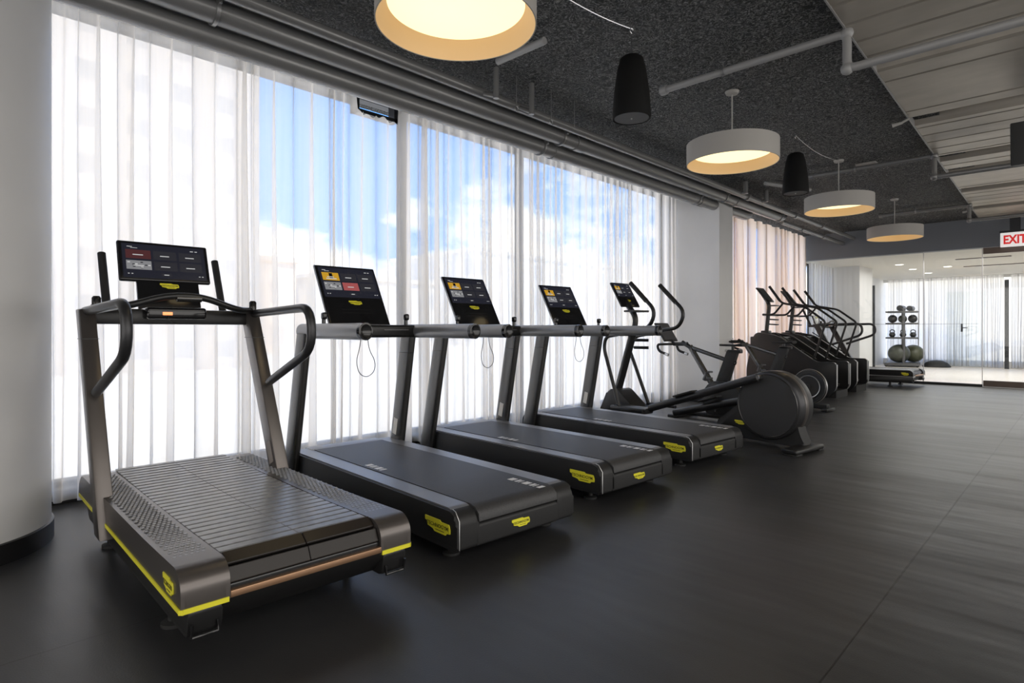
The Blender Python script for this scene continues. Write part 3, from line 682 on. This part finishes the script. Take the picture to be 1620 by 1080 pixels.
    screen_face(sh, Vector((0, yb, zb)) + rt @ Vector((-.01, -.0195, .125)), rt, .46, .225, scr)
    badge(t_, (-.4582, .14, .268), SIDE_L, .125, .055)
    # warning sticker on the right upright
    bm = B(); bx(bm, (.385, 1.375, .42), (.002, .06, .13), Matrix.Rotation(R(-26), 3, 'X')); obj('warning_sticker', bm, mat('sticker_brown', (.20, .17, .15), .5), t_, smooth=0)
    return t_
slat_treadmill((1.105, 2.13, 0), R(-2.0), 'bronze-grey slat-belt treadmill with yellow edge line, nearest to the round column')
slat_treadmill((14.30, 2.42, 0), R(-3), 'black slat-belt treadmill at the far end, in front of the glass', 'black', 0, 0)

# ------------------------------------------------------------------ motor treadmill
def run_treadmill():
    t_ = thing('treadmill', (0, 0, 0), 0, 'x', 'treadmill', 'black belt treadmills in the row')
    Lg, W = 2.06, .425
    side = rnd([(0, .065), (0, .215), (.05, .255), (Lg - .05, .255), (Lg, .2), (Lg, .065)], [.02, .05, .04, .02, .05, .03], 5)
    bm = B()
    for s in (-1, 1): prism(bm, side, s * W, s * .285, 'x', .018, 4)
    prism(bm, rnd([(0.0, .065), (0.0, .175), (.03, .185), (Lg - .02, .20), (Lg - .02, .065)], .015), -.30, .30, 'x', 0)
    dk = obj('deck_body', bm, 'matte_black', t_)
    for s in (-1, 1):
        bm = B(); prism(bm, rnd([(.06, .250), (.10, .262), (Lg - .05, .262), (Lg - .03, .250)], .01), s * (W - .02), s * .288, 'x', .004); obj('side_rail', bm, 'rail_grey', t_, label='brushed grey side rail')
        # corner piece and bright seam at the rear
        bm = B(); P_ = [(s * (W + .0015), y, z) for y, z in [(.0, .075), (.002, .2), (.02, .232), (.055, .254)]]
        if s < 0: tube(bm, [(s * (W - .012), y - .003, z) for y, z in [(.0, .075), (.0, .215)]] + [(s * (W - .014), .03, .256), (s * (W - .02), .06, .260)], .0022, 6); obj('corner_seam', bm, 'silver', dk)
        else: bm.free()
    bm = B()
    poly = [(.0, .19), (.004, .225), (.03, .252), (.075, .264), (.5, .266), (Lg - .16, .266), (Lg - .16, .2), (.0, .188)]
    prism(bm, poly, -.285, .285, 'x', 0); obj('running_belt', bm, 'belt', t_, smooth=50, label='speckled black running belt')
    bm = B(); bx2(bm, (-.30, Lg - .16, .2), (.30, Lg - .02, .268), .012); obj('motor_cover', bm, 'rail_grey', t_)
    for mx_, my, lst in ((-.262, 1.20, 7), (.175, .30, 9)):
        bm = B(); 
        for k in range(lst): 
            wd = (.028, .012, .02, .008)[k % 4]; bx2(bm, (mx_, my - k * .030 - wd, .2662), (mx_ + .05, my - k * .030, .2668))
        obj('belt_marking', bm, 'white', t_, smooth=0, label='white printed belt marking')
    for s in (-1, 1):
        # flat-sided oval upright
        bm = B(); n = 10; a, b_ = Vector((-.45 if s < 0 else .425, 1.93, .11)), Vector((-.44 if s < 0 else .41, 1.72, 1.12)); rings = []
        P_ = [(.036 * abs(cos(a_)) ** .75 * (1 if cos(a_) > 0 else -1), .085 * abs(sin(a_)) ** .85 * (1 if sin(a_) > 0 else -1)) for a_ in [2 * pi * q / 28 for q in range(28)]]
        for v in (a, b_): rings.append([bm.verts.new((v.x + p[0], v.y + p[1], v.z)) for p in P_])
        m_ = len(P_)
        for j in range(m_): bm.faces.new((rings[0][j], rings[0][(j + 1) % m_], rings[1][(j + 1) % m_], rings[1][j]))
        bm.faces.new(rings[0][::-1]); bm.faces.new(rings[1])
        up = obj('upright', bm, 'char', t_, smooth=60)
        bm = B(); rings = []
        for zc in (.965, .968):
            q = (zc - .11) / 1.01; v = a.lerp(b_, q); rings.append([bm.verts.new((v.x + p[0] * 1.02, v.y + p[1] * 1.02, v.z)) for p in P_])
        for j in range(m_): bm.faces.new((rings[0][j], rings[0][(j + 1) % m_], rings[1][(j + 1) % m_], rings[1][j]))
        obj('joint_line', bm, 'black', up, smooth=0)
        # fat hand rail arm
        bm = B(); tube(bm, [(s * .42, 1.80, 1.138), (s * .42, .90, 1.138)], .052, 20, flat=(.86, 1.0)); ar = obj('hand_rail', bm, 'rail_grey', t_, label='fat grey tubular hand rail')
        bm = B(); lathe(bm, [(0, .004), (.038, .0), (.043, -.004), (.0535, -.002), (.0535, .03), (.05, .032)], (s * .42, .896, 1.138), 24, 'y'); xf(bm, Matrix.Translation((s * .42, 0, 0)) @ Matrix.Diagonal((.87, 1, 1, 1)) @ Matrix.Translation((-s * .42, 0, 0))); obj('rail_end_cap', bm, 'black_gloss', ar)
        bm = B(); tube(bm, [(s * .335, 1.64, 1.16), (s * .335, 1.64, 1.235)], .014, 12); bx(bm, (s * .335, 1.635, 1.245), (.034, .045, .05), bev=.012, seg=3); obj('joystick', bm, 'black_gloss', t_)
    bm = B(); bx2(bm, (.4895, 1.83, .18), (.4915, 1.90, .30)); bx2(bm, (.418, 1.86, .26), (.4195, 1.92, .38)); 
    bm.free(); bm = B(); bx(bm, (.3835, 1.876, .37), (.004, .05, .13), Matrix.Rotation(R(12), 3, 'X')); obj('warning_sticker', bm, 'label_grey', t_, smooth=0, label='pale warning sticker')
    bm = B(); bx2(bm, (-.41, 1.60, 1.09), (.41, 1.82, 1.185), .022, 3); cs = obj('console_bar', bm, 'black', t_)
    bm = B(); bx2(bm, (.12, 1.594, 1.145), (.33, 1.602, 1.149)); obj('console_line', bm, 'rail_grey', cs, smooth=0)
    bm = B(); tube(bm, [(-.06, 1.61, 1.12), (-.085, 1.59, 1.02), (-.115, 1.59, .92), (-.09, 1.59, .83), (-.03, 1.59, .80), (.035, 1.59, .84), (.04, 1.59, .92), (-.01, 1.59, 1.0), (-.02, 1.60, 1.11)], .0028, 6, .05); obj('safety_lanyard', bm, 'black', t_, label='thin hanging safety cord loop')
    # tall tilted slab: lower black panel plus display
    an = R(30); rt = Matrix.Rotation(-an, 3, 'X'); c = Vector((0.0, 1.745, 1.20))
    bm = B(); bx(bm, (0, 0, .235), (.50, .030, .53), bev=.012, seg=3); xf(bm, Matrix.Translation(c) @ rt.to_4x4()); sb = obj('screen', bm, 'black_gloss', t_)
    bm = B(); bx(bm, (0, .002, .235), (.506, .022, .536), bev=.010, seg=2); xf(bm, Matrix.Translation(c) @ rt.to_4x4()); obj('screen_rim', bm, 'rail_grey', sb)
    screen_face(sb, c + rt @ Vector((0, -.0155, .345)), rt, .46, .265, 1)
    badge(sb, c + rt @ Vector((0, -.0165, .165)), rt, .105, .034)
    bm = B(); bx2(bm, (-.13, -.0165, .075), (.13, -.015, .079)); bx2(bm, (-.13, -.0165, .105), (.13, -.015, .107)); xf(bm, Matrix.Translation(c) @ rt.to_4x4()); obj('shelf_line', bm, 'char', sb, smooth=0)
    badge(t_, (-.4262, .16, .162), SIDE_L, .215, .066)
    badge(t_, (-.0, -.0015, .125), E0, .13, .045)
    for s in (-1, 1):
        for y in (.16, Lg - .3):
            bm = B(); lathe(bm, [(0, .0), (.045, .0), (.045, .012), (.018, .02), (.018, .08)], (s * .34, y, 0), 18); obj('foot', bm, 'rubber', t_)
    return t_
rt0 = run_treadmill()
runs = [((2.31, 2.17, 0), R(-3.2), 'black belt treadmill second in the row, right beside the slat-belt treadmill'),
        ((3.62, 2.26, 0), R(-2.9), 'black belt treadmill third in the row, between two identical ones'),
        ((4.94, 2.29, 0), R(-4.8), 'black belt treadmill fourth in the row, next to the elliptical trainer')]
for i, (l, rz, lab) in enumerate(runs):
    o = rt0 if i == 0 else dup(rt0)
    o.location = l; o.rotation_euler = (0, 0, rz); o['label'] = lab
    if i == 1:      # the third and fourth machines show a calmer picture without the red tile
        dd = [c for c in o.children_recursive if c.name.startswith('display')][0]
        tmp = screen_face(None, Vector((0, 1.745, 1.20)) + Matrix.Rotation(-R(30), 3, 'X') @ Vector((0, -.0155, .345)), Matrix.Rotation(-R(30), 3, 'X'), .46, .265, 2)
        calm = tmp.data; bpy.data.objects.remove(tmp)
    if i: [c for c in o.children_recursive if c.name.startswith('display')][0].data = calm

# ------------------------------------------------------------------ elliptical trainer
t_ = thing('elliptical_trainer', (5.98, 1.85, 0), R(-8), 'black elliptical trainer with a big round disc housing beside the fourth treadmill', 'elliptical trainer')
yc, zc, rd = .385, .405, .335
bm = B(); lathe(bm, [(0, -.118), (rd - .03, -.118), (rd - .012, -.112), (rd, -.09), (rd, .12), (rd - .012, .145), (rd - .03, .15), (0, .15)], (0, yc, zc), 64, 'x')
dh = obj('disc_housing', bm, 'char_dark', t_, label='round drive disc housing')
bm = B(); lathe(bm, [(0, -.124), (rd - .038, -.124), (rd - .034, -.117)], (0, yc, zc), 64, 'x'); lathe(bm, [(0, .156), (rd - .038, .156), (rd - .034, .149)], (0, yc, zc), 64, 'x'); obj('disc_panel', bm, 'disc_black', dh, label='flat matt black disc panel')
bm = B(); lathe(bm, [(rd - .036, -.1245), (rd - .033, -.127), (rd - .030, -.1185)], (0, yc, zc), 64, 'x'); obj('disc_ring', bm, 'char', dh)
bm = B(); lathe(bm, [(rd + .002, -.03), (rd + .004, -.02), (rd + .004, .02), (rd + .002, .03)], (0, yc, zc), 64, 'x'); obj('disc_band', bm, 'bronze', dh, label='bronze band around the disc rim')
bm = B(); prism(bm, rnd([(.02, .03), (.09, .16), (.14, .40), (.70, .40), (1.0, .16), (1.0, .05)], .06), -.075, .075, 'x', .03, 3); obj('rear_base_shroud', bm, 'matte_black', t_)
bm = B(); bx2(bm, (-.36, -.03, .012), (.17, .12, .06), .018, 3); ft = obj('rear_stabiliser', bm, 'black', t_)
bm = B(); bx2(bm, (-.35, -.025, .0), (-.25, .11, .016), .004); bx2(bm, (.08, -.025, .0), (.16, .11, .016), .004); obj('stabiliser_foot', bm, 'rubber', ft)
bm = B(); bx2(bm, (-.11, .8, .04), (.11, 2.5, .12), .02); bx2(bm, (-.32, 2.42, .0), (.32, 2.56, .06), .02); obj('base_frame', bm, 'black', t_)
bm = B(); prism(bm, rnd([(2.08, .06), (2.05, .20), (2.33, .42), (2.48, .40), (2.62, .12), (2.60, .04)], .05), -.13, .13, 'x', .03, 3); fs = obj('front_shroud', bm, 'black', t_)
bm = B(); lathe(bm, [(0, -.008), (.07, -.008), (.075, 0), (.075, .01)], (-.135, 2.28, .16), 24, 'x'); obj('pivot_cap', bm, 'char_dark', fs)
bm = B(); tube(bm, [(0, 2.45, .30), (0, 2.16, 1.16)], .048, 16); obj('mast', bm, 'black', t_)
for s, y2, z2, y1, z1 in ((-1, 1.76, .24, .44, .68), (1, 1.72, .16, .40, .50)):
    bm = B(); tube(bm, [(s * .2, y2, z2), (s * .2, y1, z1)], .036, 12, flat=(.8, 1.15)); pa = obj('pedal_arm', bm, 'black', t_)
    bm = B(); tube(bm, [(s * .2, y1, z1), (s * .11, y1, z1)], .022, 12); obj('crank_pin', bm, 'steel', pa)
    bm = B(); bx(bm, (s * .2, y2 - .48, z2 + .21), (.12, .26, .022), Matrix.Rotation(R(-18), 3, 'X'), .01); obj('pedal', bm, 'rubber', pa)
    bm = B(); tube(bm, [(s * .27, 2.16, .22), (s * .27, 2.41 + (.0 if s < 0 else .07), .92), (s * .27, 2.38, 1.06), (s * .27, 2.12, 1.10)], .022, 12, .12); obj('swing_link', bm, 'black', t_)
    bm = B(); tube(bm, [(s * .27, 2.14, 1.12), (s * .27, 1.70, 1.17), (s * .27, 1.62, 1.36), (s * .27, 1.98, 1.69)], .022, 14, .16); sw = obj('swing_handle', bm, 'black', t_)
    bm = B(); tube(bm, [(s * .27, 1.75, 1.475), (s * .27, 1.985, 1.695)], .027, 14); obj('rubber_grip', bm, 'rubber', sw)
    bm = B(); tube(bm, [(s * .27, 1.75, .22), (s * .27, 2.18, .22)], .02, 10); obj('lower_link', bm, 'char_dark', t_)
bm = B(); bx2(bm, (-.31, 1.78, .17), (-.10, 2.28, .24), .02); obj('front_step', bm, 'black', t_)
bm = B(); tube(bm, [(-.31, 2.12, 1.10), (.31, 2.12, 1.10)], .03, 12); obj('cross_axle', bm, 'black', t_)
bm = B(); tube(bm, [(0, 2.16, 1.14), (0, 2.13, 1.30), (0, 2.30, 1.50)], .035, 12, .08); obj('console_neck', bm, 'black', t_)
bm = B(); bx2(bm, (-.15, 2.05, 1.36), (.15, 2.2, 1.385), .008); obj('console_tray', bm, 'black', t_)
bm = B()
for z in (.93, 1.02): tube(bm, [(0, 2.16, z), (.02, 2.04, z), (.05, 1.98, z)], .018, 8)
obj('cup_holder', bm, 'black', t_)
rt = Matrix.Rotation(R(-32), 3, 'X'); c = Vector((.035, 2.26, 1.45))
bm = B(); bx(bm, (0, 0, .155), (.34, .026, .36), bev=.01); xf(bm, Matrix.Translation(c) @ rt.to_4x4()); sb = obj('screen', bm, 'black_gloss', t_)
screen_face(sb, c + rt @ Vector((0, -.0135, .215)), rt, .30, .19, 2)
badge(sb, c + rt @ Vector((0, -.0145, .06)), rt, .075, .026)

badge(t_, (-.0770, .70, .20), SIDE_L, .12, .04)

# ------------------------------------------------------------------ exercise bikes
def bike():
    t_ = thing('exercise_bike', (0, 0, 0), 0, 'x', 'exercise bike', 'exercise bikes')
    k = 'black'
    bm = B(); bx2(bm, (-.13, .06, .0), (.13, .15, .05), .015); bx2(bm, (-.27, 1.42, .0), (.27, 1.52, .05), .015); bx2(bm, (-.045, .1, .03), (.045, 1.45, .10), .015); obj('base_frame', bm, k, t_)
    bm = B(); prism(bm, rnd([(.55, .08), (.62, .42), (.80, .50), (1.02, .50), (1.15, .34), (1.1, .08)], .06), -.055, .055, 'x', .02, 3); gb = obj('drive_housing', bm, k, t_)
    # rear flywheel
    wc = (0, .36, .335)
    bm = B(); lathe(bm, [(.185, -.03), (.235, -.03), (.245, -.015), (.245, .015), (.235, .03), (.185, .03), (.185, -.03)], wc, 48, 'x'); fw = obj('flywheel', bm, 'black', t_)
    bm = B(); lathe(bm, [(.150, -.034), (.158, -.036), (.158, .036), (.150, .034)], wc, 48, 'x'); lathe(bm, [(.232, -.031), (.246, -.012), (.247, .012), (.232, .031)], wc, 48, 'x'); obj('flywheel_ring', bm, 'silver', fw, label='bright metal flywheel ring')
    bm = B(); lathe(bm, [(0, -.028), (.18, -.022), (.186, 0), (.18, .022), (0, .028)], wc, 32, 'x'); lathe(bm, [(0, -.045), (.03, -.045), (.035, -.03)], wc, 16, 'x'); obj('flywheel_disc', bm, 'matte_black', fw)
    bm = B(); tube(bm, [(0, .36, .335), (0, .85, .36)], .045, 12, flat=(.7, 1.3)); obj('chain_stay', bm, k, t_)
    # frame triangle
    bm = B(); tube(bm, [(0, 1.36, .93), (0, 1.02, .44)], .032, 12, flat=(.8, 1.2)); obj('down_tube', bm, 'char', t_, label='grey slanted down tube')
    bm = B(); tube(bm, [(0, 1.33, .91), (0, .70, .735)], .022, 12, flat=(.9, 1.2)); obj('top_tube', bm, 'char', t_, label='grey top tube')
    bm = B(); prism(bm, rnd([(.66, .90), (.80, .90), (.98, .44), (.82, .42)], .02), -.03, .03, 'x', .01); obj('seat_tube', bm, 'matte_black', t_)
    bm = B(); bx2(bm, (-.03, .62, .86), (.03, .80, .90), .008); tube(bm, [(0, .74, .88), (0, .74, .94)], .018, 10); obj('seat_post', bm, k, t_)
    bm = B()
    pts = [(.58, .070), (.62, .078), (.70, .06), (.78, .030), (.88, .018), (.92, .012)]; rings = []
    for y, wd in pts: rings.append([bm.verts.new((wd * cos(a), y, .955 + (.022 if y < .7 else .014) * sin(a) + (.008 if y < .65 else 0))) for a in [2 * pi * j / 14 for j in range(14)]])
    for i in range(len(rings) - 1):
        for j in range(14): bm.faces.new((rings[i][j], rings[i][(j + 1) % 14], rings[i + 1][(j + 1) % 14], rings[i + 1][j]))
    bm.faces.new(rings[0][::-1]); bm.faces.new(rings[-1]); obj('saddle', bm, 'rubber', t_)
    bm = B(); tube(bm, [(0, 1.34, .91), (0, 1.48, .98)], .028, 12); tube(bm, [(0, 1.40, .96), (0, 1.62, .955)], .026, 12); obj('stem', bm, k, t_)
    for s in (-1, 1):
        bm = B(); tube(bm, [(0, 1.60, .955), (s * .20, 1.62, .955), (s * .21, 1.73, .95), (s * .21, 1.70, .86), (s * .21, 1.56, .82)], .017, 10, .07); hb = obj('handlebar', bm, 'rubber', t_)
        bm = B(); tube(bm, [(s * .21, 1.59, .826), (s * .21, 1.545, .815)], .02, 10); obj('bar_end', bm, 'silver', hb)
        bm = B(); tube(bm, [(0, .93, .36), (s * .09, .93, .36), (s * .09, .93 + s * .12, .36 - s * .10)], .014, 8); cr_ = obj('crank', bm, 'steel', t_)
        bm = B(); bx(bm, (s * .14, .93 + s * .12, .36 - s * .10), (.09, .09, .025), bev=.005); obj('pedal', bm, 'rubber', cr_)
    bm = B(); tube(bm, [(.0, 1.14, .50), (0, 1.10, .60)], .03, 12); tube(bm, [(0, 1.19, .68), (0, 1.24, .74)], .02, 8); lathe(bm, [(.034, .52), (.036, .53), (.034, .54)], (0, 1.06, 0), 16); lathe(bm, [(.034, .60), (.036, .61), (.034, .62)], (0, 1.06, 0), 16)
    obj('bottle_cage', bm, 'rack', t_)
    rt = Matrix.Rotation(R(-35), 3, 'X'); c = Vector((0, 1.66, .99))
    bm = B(); bx(bm, (0, 0, .15), (.29, .022, .30), bev=.008); xf(bm, Matrix.Translation(c) @ rt.to_4x4()); sb = obj('screen', bm, 'char_dark', t_)
    bm = B(); bx(bm, (0, -.0125, .15), (.26, .002, .26)); xf(bm, Matrix.Translation(c) @ rt.to_4x4()); obj('display', bm, mat('unlit_display', (.09, .09, .095), .2), sb, smooth=0, label='unlit grey display')
    bm = B(); tube(bm, [(0, 1.60, .96), (0, 1.70, 1.02)], .018, 8); obj('screen_arm', bm, k, t_)
    return t_
bk = bike(); bk.location = (7.05, 2.40, 0); bk.rotation_euler = (0, 0, R(-8)); bk['label'] = 'black exercise bike right behind the elliptical trainer, grey frame triangle showing'
dup(bk, (9.05, 2.50, 0), R(-8), 'black exercise bike beyond the first one, silver flywheel ring showing by the stair climbers')

# ------------------------------------------------------------------ stair climbers
def climber():
    t_ = thing('stair_climber', (0, 0, 0), 0, 'x', 'stair climber', 'stair climbers')
    W = .40
    poly = rnd([(.10, .0), (-.02, .16), (-.02, .56), (.02, .60), (.30, .60), (.95, 1.04), (1.30, 1.10), (1.38, 1.06), (1.52, .45), (1.52, .0)], [.05, .05, .02, .02, .06, .1, .05, .05, .1, .02], 4)
    for s in (-1, 1):
        bm = B(); prism(bm, poly, s * W, s * (W - .075), 'x', .012); sp_ = obj('side_panel', bm, 'black', t_)
        bm = B(); tube(bm, [(s * (W - .01), y, z) for y, z in [(.10, .02), (-.028, .17), (-.028, .56)]], .006, 6, .05); bx2(bm, (s * (W - .085), -.022, .20), (s * (W - .055), -.012, .56)); obj('edge_strip', bm, 'silver', sp_, label='silver edge strip')
        # side hand rail
        bm = B(); tube(bm, [(s * .33, 1.12, 1.93), (s * .33, .90, 1.62), (s * .33, .50, 1.54), (s * .33, .16, 1.28), (s * .33, .36, .62)], .019, 12, .07); hr = obj('hand_rail', bm, 'black', t_)
        bm = B(); tube(bm, [(s * .33, 1.12, 1.93), (s * .33, .93, 1.66)], .024, 12); obj('rubber_grip', bm, 'rubber', hr)
        bm = B(); tube(bm, [(s * .33, .88, 1.61), (s * .33, 1.04, 1.42), (s * .33, 1.22, 1.42)], .018, 10, .06); obj('rail_stay', bm, 'black', hr)
        bm = B(); tube(bm, [(s * .36, .98, 1.09), (s * .36, .30, .64)], .010, 8); obj('side_trim', bm, 'char', sp_)
    bm = B(); bx2(bm, (-.33, .95, .02), (.33, 1.48, 1.02), .02); obj('front_housing', bm, 'black', t_)
    bm = B(); prism(bm, [(.0, .0), (.0, .12), (.2, .12), (.4, .3), (.6, .5), (.8, .7), (.95, .85), (.95, .0)], -.33, .33, 'x', 0); obj('step_well', bm, 'matte_black', t_, smooth=0)
    for i in range(5):
        bm = B(); y = .12 + i * .20; z = .20 + i * .19; bx2(bm, (-.325, y, z - .035), (.325, y + .24, z), .008); st = obj('step', bm, 'char_dark', t_)
        bm = B(); bx2(bm, (-.31, y + .0, z), (.31, y + .03, z + .003)); obj('step_nosing', bm, 'silver', st, smooth=0)
    bm = B(); tube(bm, [(0, 1.30, 1.05), (0, 1.24, 1.62), (0, 1.36, 1.80)], .036, 14, .08); ms = obj('mast', bm, 'black', t_)
    bm = B(); bx2(bm, (-.10, 1.23, 1.05), (.10, 1.37, 1.13), .02); obj('mast_base', bm, 'black', ms)
    bm = B(); tube(bm, [(-.36, 1.22, 1.42), (.36, 1.22, 1.42)], .020, 12); obj('front_bar', bm, 'black', t_)
    bm = B(); bx2(bm, (-.13, 1.10, 1.58), (.13, 1.24, 1.60), .006); obj('console_tray', bm, 'black', t_)
    for z in (1.24, 1.33):
        bm = B(); tube(bm, [(0, 1.27, z + .01), (.0, 1.12, z), (.12, 1.12, z)], .013, 8, .03); obj('bottle_holder', bm, 'black', ms)
    rt = Matrix.Rotation(R(-38), 3, 'X'); c = Vector((0, 1.22, 1.66))
    bm = B(); bx(bm, (0, 0, .17), (.36, .026, .34), bev=.01); xf(bm, Matrix.Translation(c) @ rt.to_4x4()); sb = obj('screen', bm, 'black', t_)
    bm = B(); bx(bm, (0, -.0145, .18), (.32, .002, .27)); xf(bm, Matrix.Translation(c) @ rt.to_4x4()); obj('display', bm, mat('dim_display', (.05, .055, .055), .2), sb, smooth=0, label='dim display')
    bm = B()
    for s in (-1, 1): bx2(bm, (s * .38, .15, 0), (s * .30, .25, .03)); bx2(bm, (s * .38, 1.4, 0), (s * .30, 1.5, .03))
    obj('foot', bm, 'rubber', t_)
    for o in t_.children_recursive:
        for v in o.data.vertices: v.co.x *= .84
    return t_
cl = climber(); cl.location = (11.2, 3.0, 0); cl.rotation_euler = (0, 0, R(-3)); cl['label'] = 'black stair climber nearer to the exercise bikes, left of the pair'
dup(cl, (12.5, 3.02, 0), R(-3), 'black stair climber farther from the bikes, beside the black slat-belt treadmill')

# ------------------------------------------------------------------ studio: rack, balls, weights
rk = thing('storage_rack', (21.6, 4.1, .004), R(8), 'dark steel rack holding balls and weights behind the studio glass', 'storage rack')
bm = B(); tube(bm, [(-.25, -.05, .05), (-.25, -.05, 1.78)], .04, 8); obj('post', bm, 'rack', rk)
bm = B(); tube(bm, [(.25, .0, .05), (.25, .0, 1.72)], .03, 8); obj('post', bm, 'rack', rk)
bm = B(); bx2(bm, (-.35, -.45, .04), (.66, .45, .12), .01); obj('base', bm, 'rack', rk)
for z in (.86, 1.30, 1.66):
    bm = B(); bx2(bm, (-.30, -.42, z), (.30, .42, z + .05), .008); obj('shelf', bm, 'rack', rk)
for x in (-.3, .3):
    for y in (-.4, .4):
        bm = B(); lathe(bm, [(0, -.02), (.04, -.02), (.04, .02), (0, .02)], (x, y, .04), 12, 'x'); obj('caster', bm, 'rubber', rk)
def place(x, y, z): return rk.matrix_basis @ Vector((x, y, z)) if False else Vector((21.6, 4.1, .004)) + Matrix.Rotation(R(8), 3, 'Z') @ Vector((x, y, z))
def solo(name, bm, m, p, lab, cat, group=None): return obj(name, bm, m, label=lab, cat=cat, group=group, loc=p)
bm = B(); sphere(bm, (0, 0, 0), .30, (1, 1, .94), 32); solo('exercise_ball', bm, 'ball', place(-.02, .08, .405), 'large grey-green exercise ball on the rack base, left one', 'exercise ball', 'exercise balls on the rack base')
bm = B(); sphere(bm, (0, 0, 0), .29, (1, 1, .94), 32); solo('exercise_ball', bm, mat('olive_ball', (.085, .09, .055), .35), place(.50, -.27, .396), 'large olive exercise ball behind the other one at the rack base', 'exercise ball', 'exercise balls on the rack base')
for i, (y, r_) in enumerate(((.25, .125), (-.01, .12), (-.27, .125))):
    bm = B(); sphere(bm, (0, 0, 0), r_, seg=24); solo('medicine_ball', bm, 'kb' if i != 1 else 'ball', place(0, y, 1.35 + r_), ('dark medicine ball at the left of the rack\'s second shelf', 'greyish medicine ball in the middle of the rack\'s second shelf', 'dark medicine ball at the right of the rack\'s second shelf')[i], 'medicine ball', 'medicine balls on the second shelf')
kbm = None
for i, y in enumerate((.26, -.02, -.28)):
    if kbm is None:
        kt = thing('kettlebell', place(0, y, .91), 0, 'x', 'kettlebell', 'kettlebells on the lower shelf')
        bm = B(); lathe(bm, [(0, 0), (.05, 0), (.085, .05), (.088, .09), (.06, .14), (0, .16)], (0, 0, 0), 20); obj('weight', bm, 'kb', kt)
        bm = B(); tube(bm, [(0, -.05, .12), (0, -.065, .2), (0, 0, .235), (0, .065, .2), (0, .05, .12)], .014, 8, .04); obj('handle', bm, 'kb', kt); kbm = kt; o = kt
    else: o = dup(kbm, place(0, y, .91))
    o['label'] = ('kettlebell at the left of the rack\'s lower shelf', 'kettlebell in the middle of the rack\'s lower shelf', 'kettlebell at the right of the rack\'s lower shelf')[i]
for i, (x, y, z, l_, r_) in enumerate(((0, .02, 1.71, .22, .09), (.0, -.22, 1.71, .2, .08))):
    bm = B(); tube(bm, [(-l_, 0, r_), (l_, 0, r_)], r_, 16); 
    for a in range(3): lathe(bm, [(r_ * (.3 + a * .2), l_), (r_ * (.4 + a * .2), l_ + .006)], (0, 0, r_), 16, 'x')
    solo('rolled_mat', bm, 'char_dark', place(x, y, z), ('rolled dark mat on top of the rack, left one', 'rolled dark mat on top of the rack, right one')[i], 'exercise mat', 'rolled mats on the rack top')
bm = B(); lathe(bm, [(.36, 0), (.36, .03), (.34, .05), (.28, .13), (.16, .19), (0, .21)], (0, 0, 0), 36); solo('balance_dome', bm, 'matte_black', (22.1, 3.30, .004), 'black half-dome balance trainer on the studio floor right of the rack', 'balance trainer')
# studio ceiling slots and downlights
for i, (x, y0, y1) in enumerate(((17.2, 1.2, 2.2), (19.3, 1.1, 2.3), (17.0, .2, .8))):
    bm = B(); bx2(bm, (x - .05, y0, 2.775), (x + .05, y1, 2.789)); obj('air_slot', bm, 'brown', smooth=0, label=('long dark air slot in the studio ceiling nearest the glass', 'long dark air slot in the studio ceiling farther back', 'short dark air slot at the right edge of the studio ceiling')[i], cat='air vent', group='air slots in the studio ceiling')
for i, (x, y) in enumerate(((17.6, 3.4), (19.2, 3.4), (20.8, 3.3), (19.0, 2.6))):
    t_ = thing('recessed_light', (x, y, 2.789), 0, ('recessed studio ceiling light nearest the glass', 'recessed studio ceiling light in the middle of the left row', 'recessed studio ceiling light nearest the back curtain', 'recessed studio ceiling light right of the left row')[i], 'ceiling light', 'recessed lights in the studio ceiling')
    bm = B(); lathe(bm, [(.09, -.006), (.11, -.004), (.115, 0)], (0, 0, 0), 24); obj('trim_ring', bm, 'white', t_)
    bm = B(); lathe(bm, [(0, -.004), (.09, -.004)], (0, 0, 0), 24); obj('lens', bm, mat('downlight', (1, 1, 1), .5, emit=(1, .93, .82), es=3), t_)

# ------------------------------------------------------------------ street outside
bm = B(); bx2(bm, (-60, 5.6, -.7), (120, 90, -.5)); obj('floor_street', bm, mat('pale_paving', (.66, .64, .62), .8), smooth=0, kind='structure')
GB = 'buildings across the street'
for i, (lo, hi, f_, lab) in enumerate((
    ((-14, 26, -.5), (11.0, 40, 34), facade('white_facade', (.70, .62, .54), (.56, .51, .46), 1.6, 1.7, .45, .42), 'tall pale building filling the left of the window wall'),
    ((12.5, 40, -.5), (19.5, 52, 5.8), facade('peach_facade', (.86, .70, .55), (.72, .60, .50), 2.4, 3.0), 'low peach building right of the tall pale one'),
    ((24, 46, -.5), (37, 58, 5.5), facade('beige_facade', (.80, .74, .66), (.62, .60, .58), 2.8, 3.1), 'beige building seen behind the third and fourth screens'),
    ((40, 44, -.5), (66, 58, 9), facade('grey_white_facade', (.84, .83, .81), (.66, .66, .67), 3.0, 3.3), 'grey-white building behind the long curtain near the square column'))):
    bm = B(); bx2(bm, lo, hi); bx2(bm, (lo[0] - .2, lo[1] - .2, hi[2]), (hi[0] + .2, hi[1] + .2, hi[2] + .35)); obj('building', bm, f_, smooth=0, label=lab, cat='building', group=GB)
